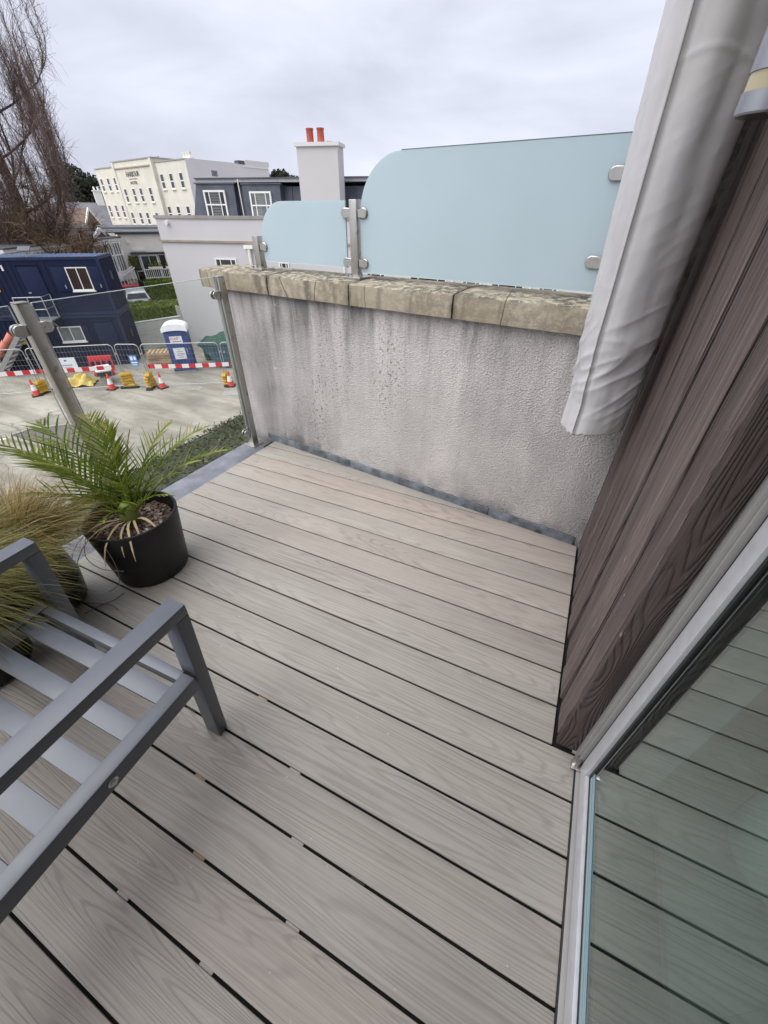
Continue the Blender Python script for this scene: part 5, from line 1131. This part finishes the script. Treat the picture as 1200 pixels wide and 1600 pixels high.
# ================================================================ TREES
def bare_tree(label, loc, H_, seed, nlimb, mat, twmat, spread, strands, slen, droop, r_tr=.35, low=.2, tw_r=.014, cat='tree', name='bare_tree'):
    random.seed(seed); t = thing(name, label, cat, loc); limbs = MB(); tw = MB(); ends = []
    tr = [V(0, 0, 0)]; 
    for k in range(1, 7): tr.append(V(random.gauss(0, .12) * k, random.gauss(0, .12) * k, H_ * .9 * k / 6))
    MB().tube(tr, [r_tr * (1 - k / 6.6) for k in range(7)], 9).build('trunk', M[mat], t, None, 0, 60)
    for i in range(nlimb):
        f = low + (1 - low) * (i + random.random()) / nlimb; z = f * H_ * .9; k = min(5, int(f * 6)); b0 = tr[k].lerp(tr[k + 1], f * 6 - k); a = random.uniform(0, 2 * pi); e = R(random.uniform(35, 68)); L = spread * (1.12 - .75 * f) * random.uniform(.7, 1.1); p = b0.copy(); q = []; ns = 7
        for s_ in range(ns + 1):
            q.append(p.copy()); p = p + V(cos(a) * cos(e), sin(a) * cos(e), sin(e)) * L / ns; a += random.gauss(0, .14); e += random.gauss(.03, .10)
        r0_ = r_tr * .36 * (1.05 - .7 * f); limbs.tube(q, [r0_ * (1 - .85 * s_ / ns) + .012 for s_ in range(ns + 1)], 5); ends.append((q, L))
        for j in range(4):
            s0 = random.randint(2, ns - 1); p = q[s0].copy(); a2 = a + random.gauss(0, .9); e2 = R(random.uniform(40, 80)); qq = []; L2 = L * random.uniform(.3, .55)
            for s_ in range(5): qq.append(p.copy()); p = p + V(cos(a2) * cos(e2), sin(a2) * cos(e2), sin(e2)) * L2 / 4; a2 += random.gauss(0, .2); e2 += random.gauss(0, .15)
            limbs.tube(qq, [r0_ * .45 * (1 - .8 * s_ / 4) + .008 for s_ in range(5)], 4); ends.append((qq, L2))
    limbs.build('limbs', M[mat], t, None, 0, 60)
    for i in range(strands):
        q, L = random.choice(ends); s0 = random.randint(1, len(q) - 1); p = q[s0].lerp(q[s0 - 1], random.random()); a = random.uniform(0, 2 * pi); up = random.random() < droop[1]; e = R(random.uniform(35, 85)) if up else R(random.uniform(-25, 50)); l = slen * random.uniform(.45, 1.15); qq = []; ns = 6
        for s_ in range(ns + 1):
            qq.append(p.copy()); p = p + V(cos(a) * cos(e), sin(a) * cos(e), sin(e)) * l / ns; a += random.gauss(0, .35); e += (random.gauss(.05, .22) if up else random.gauss(-droop[0], .2)); e = max(e, -pi / 2)
        rr_ = tw_r * random.uniform(.6, 1.2); tw.tube(qq, [rr_ * (1 - .7 * s_ / ns) for s_ in range(ns + 1)], 3, False)
    tw.build('twig_crown', M[twmat], t); return t
def poplar(label, loc, H_, seed):
    random.seed(seed); t = thing('bare_tree', label, 'tree', loc); limbs = MB(); tw = MB(); paths = []
    MB().tube([(0, 0, 0), (.1, .05, 3), (0, .2, 7), (.2, .1, 12), (.1, .1, H_)], [.42, .36, .28, .18, .05], 9).build('trunk', M['bark'], t, None, 0, 60)
    def grow(p, a, e, L, r_, lim, depth):
        q = []; ns = 9
        for k in range(ns + 1):
            q.append(p.copy()); p = p + V(cos(a) * cos(e), sin(a) * cos(e), sin(e)) * L / ns
            rad = math.hypot(p.x, p.y); e += (.10 if rad < lim else .22) + random.gauss(0, .09); e = min(e, R(97)); a += random.gauss(0, .16)
        limbs.tube(q, [r_ * (1 - .85 * k / ns) + .008 for k in range(ns + 1)], 5); paths.append((q, L))
        if depth:
            for j in range(5):
                k = random.randint(2, ns - 1); grow(q[k].copy(), a + random.gauss(0, 1.1), R(random.uniform(35, 70)), L * random.uniform(.35, .6), r_ * .5 * (1 - .6 * k / ns), lim, depth - 1)
    for i in range(34):
        z = 1.6 + (H_ - 6) * (i / 34) ** 1.2; grow(V(0, 0, z), i * 2.4 + random.gauss(0, .3), R(random.uniform(18, 50)), random.uniform(6.5, 9.5) * (1 - .45 * i / 34), .085 * (1 - .6 * i / 34), random.uniform(2.2, 4.4), 1)
    for i in range(21000):
        q, L = random.choice(paths); k = random.randint(1, len(q) - 1); p = q[k].lerp(q[k - 1], random.random()); a = random.uniform(0, 2 * pi); e = R(random.uniform(25, 85)) if random.random() < .72 else R(random.uniform(-80, 10)); l = random.uniform(.5, 1.7); qq = []; ns = 5; ph = random.uniform(0, 6)
        for s_ in range(ns + 1):
            qq.append(p.copy()); p = p + V(cos(a) * cos(e), sin(a) * cos(e), sin(e)) * l / ns; a += random.gauss(0, .45); e += random.gauss(.06 if e > 0 else -.1, .2)
        r_ = random.uniform(.006, .0115); tw.tube(qq, [r_ * (1 - .6 * s_ / ns) for s_ in range(ns + 1)], 3, False)
    limbs.build('limbs', M['bark'], t, None, 0, 60); tw.build('twig_crown', M['twig'], t); return t
poplar('tall bare tree with fine upright reddish twigs at the left edge', PO(-61.8, 39) + V(0, 0, -5), 24, 17)
def brush(label, loc, seed, W_, H_, n):
    random.seed(seed); t = thing('bare_shrub', label, 'shrub', loc); m = MB(); st = MB()
    for i in range(26):
        a = random.uniform(0, 2 * pi); p = V(random.gauss(0, W_ * .2), random.gauss(0, W_ * .2), 0); e = R(random.uniform(50, 88)); q = []; L = H_ * random.uniform(.6, 1.0)
        for s_ in range(7): q.append(p.copy()); p = p + V(cos(a) * cos(e), sin(a) * cos(e), sin(e)) * L / 6; a += random.gauss(0, .3); e += random.gauss(-.05, .14)
        st.tube(q, [.06 * (1 - .8 * s_ / 6) + .012 for s_ in range(7)], 5)
        for j in range(n // 26):
            k = random.randint(1, 6); p = q[k].copy(); a2 = random.uniform(0, 2 * pi); e2 = R(random.uniform(-20, 80)); l = random.uniform(.5, 1.5); qq = []
            for s_ in range(5): qq.append(p.copy()); p = p + V(cos(a2) * cos(e2), sin(a2) * cos(e2), sin(e2)) * l / 4; a2 += random.gauss(0, .4); e2 += random.gauss(-.22, .25)
            r_ = random.uniform(.007, .014); m.tube(qq, [r_ * (1 - .6 * s_ / 4) for s_ in range(5)], 3, False)
    st.build('stems', M['bark'], t, None, 0, 60); m.build('twigs', M['brush'], t)
brush('dense bare tan shrub behind the roof of the upper navy cabin', PO(-61.4, 37.0) + V(0, 0, -4.6), 4, 4.6, 8.0, 8200)
brush('bare reddish shrub nearest the bay windows behind the navy cabins', PO(-60.8, 40.5) + V(0, 0, -4.6), 6, 3.4, 7.2, 6400)
brush('bare tangled shrub at the left picture edge behind the cabins', PO(-63.6, 38.0) + V(0, 0, -4.6), 8, 4.6, 7.6, 7600)
def pine(label, loc, H_, seed, lobes, n, size):
    t = thing('pine_tree', label, 'tree', loc); MB().tube([(0, 0, 0), (.2, 0, H_ * .6), (.3, 0, H_ * .9)], [.5, .35, .12], 8).build('trunk', M['bark'], t, None, 0, 60); random.seed(seed)
    for (c, r_) in lobes: MB().tube([(.25, 0, H_ * .6), c], [.2, .06], 6).build('limb', M['bark'], t, None, 0, 60)
    blob('crown', 'pine', lobes, n, size, seed, parent=t, flat=.6)
random.seed(12)
pine('dark spreading pine left of the hotel behind the slate roof', PO(-56.6, 118) + V(0, 0, -5), 13, 3, [((-4.4, 1, 9.8), 3.0), ((-1.5, 0, 12.4), 3.2), ((2.0, 1, 11.0), 3.0), ((4.6, 2, 8.6), 2.4), ((.5, 0, 9.0), 3.2), ((6.2, 4, 7.4), 1.8)], 5200, .34)
pine('dark pine crown showing above the mansard roof left of the chimney', PO(-37.0, 95) + V(0, 0, -5), 13, 5, [((-2.6, 0, 11.2), 1.9), ((0, .5, 11.8), 1.8), ((2.4, 1, 11.0), 1.7), ((4.4, 2, 10.2), 1.5), ((.4, 1, 10.4), 2.0)], 3600, .28)
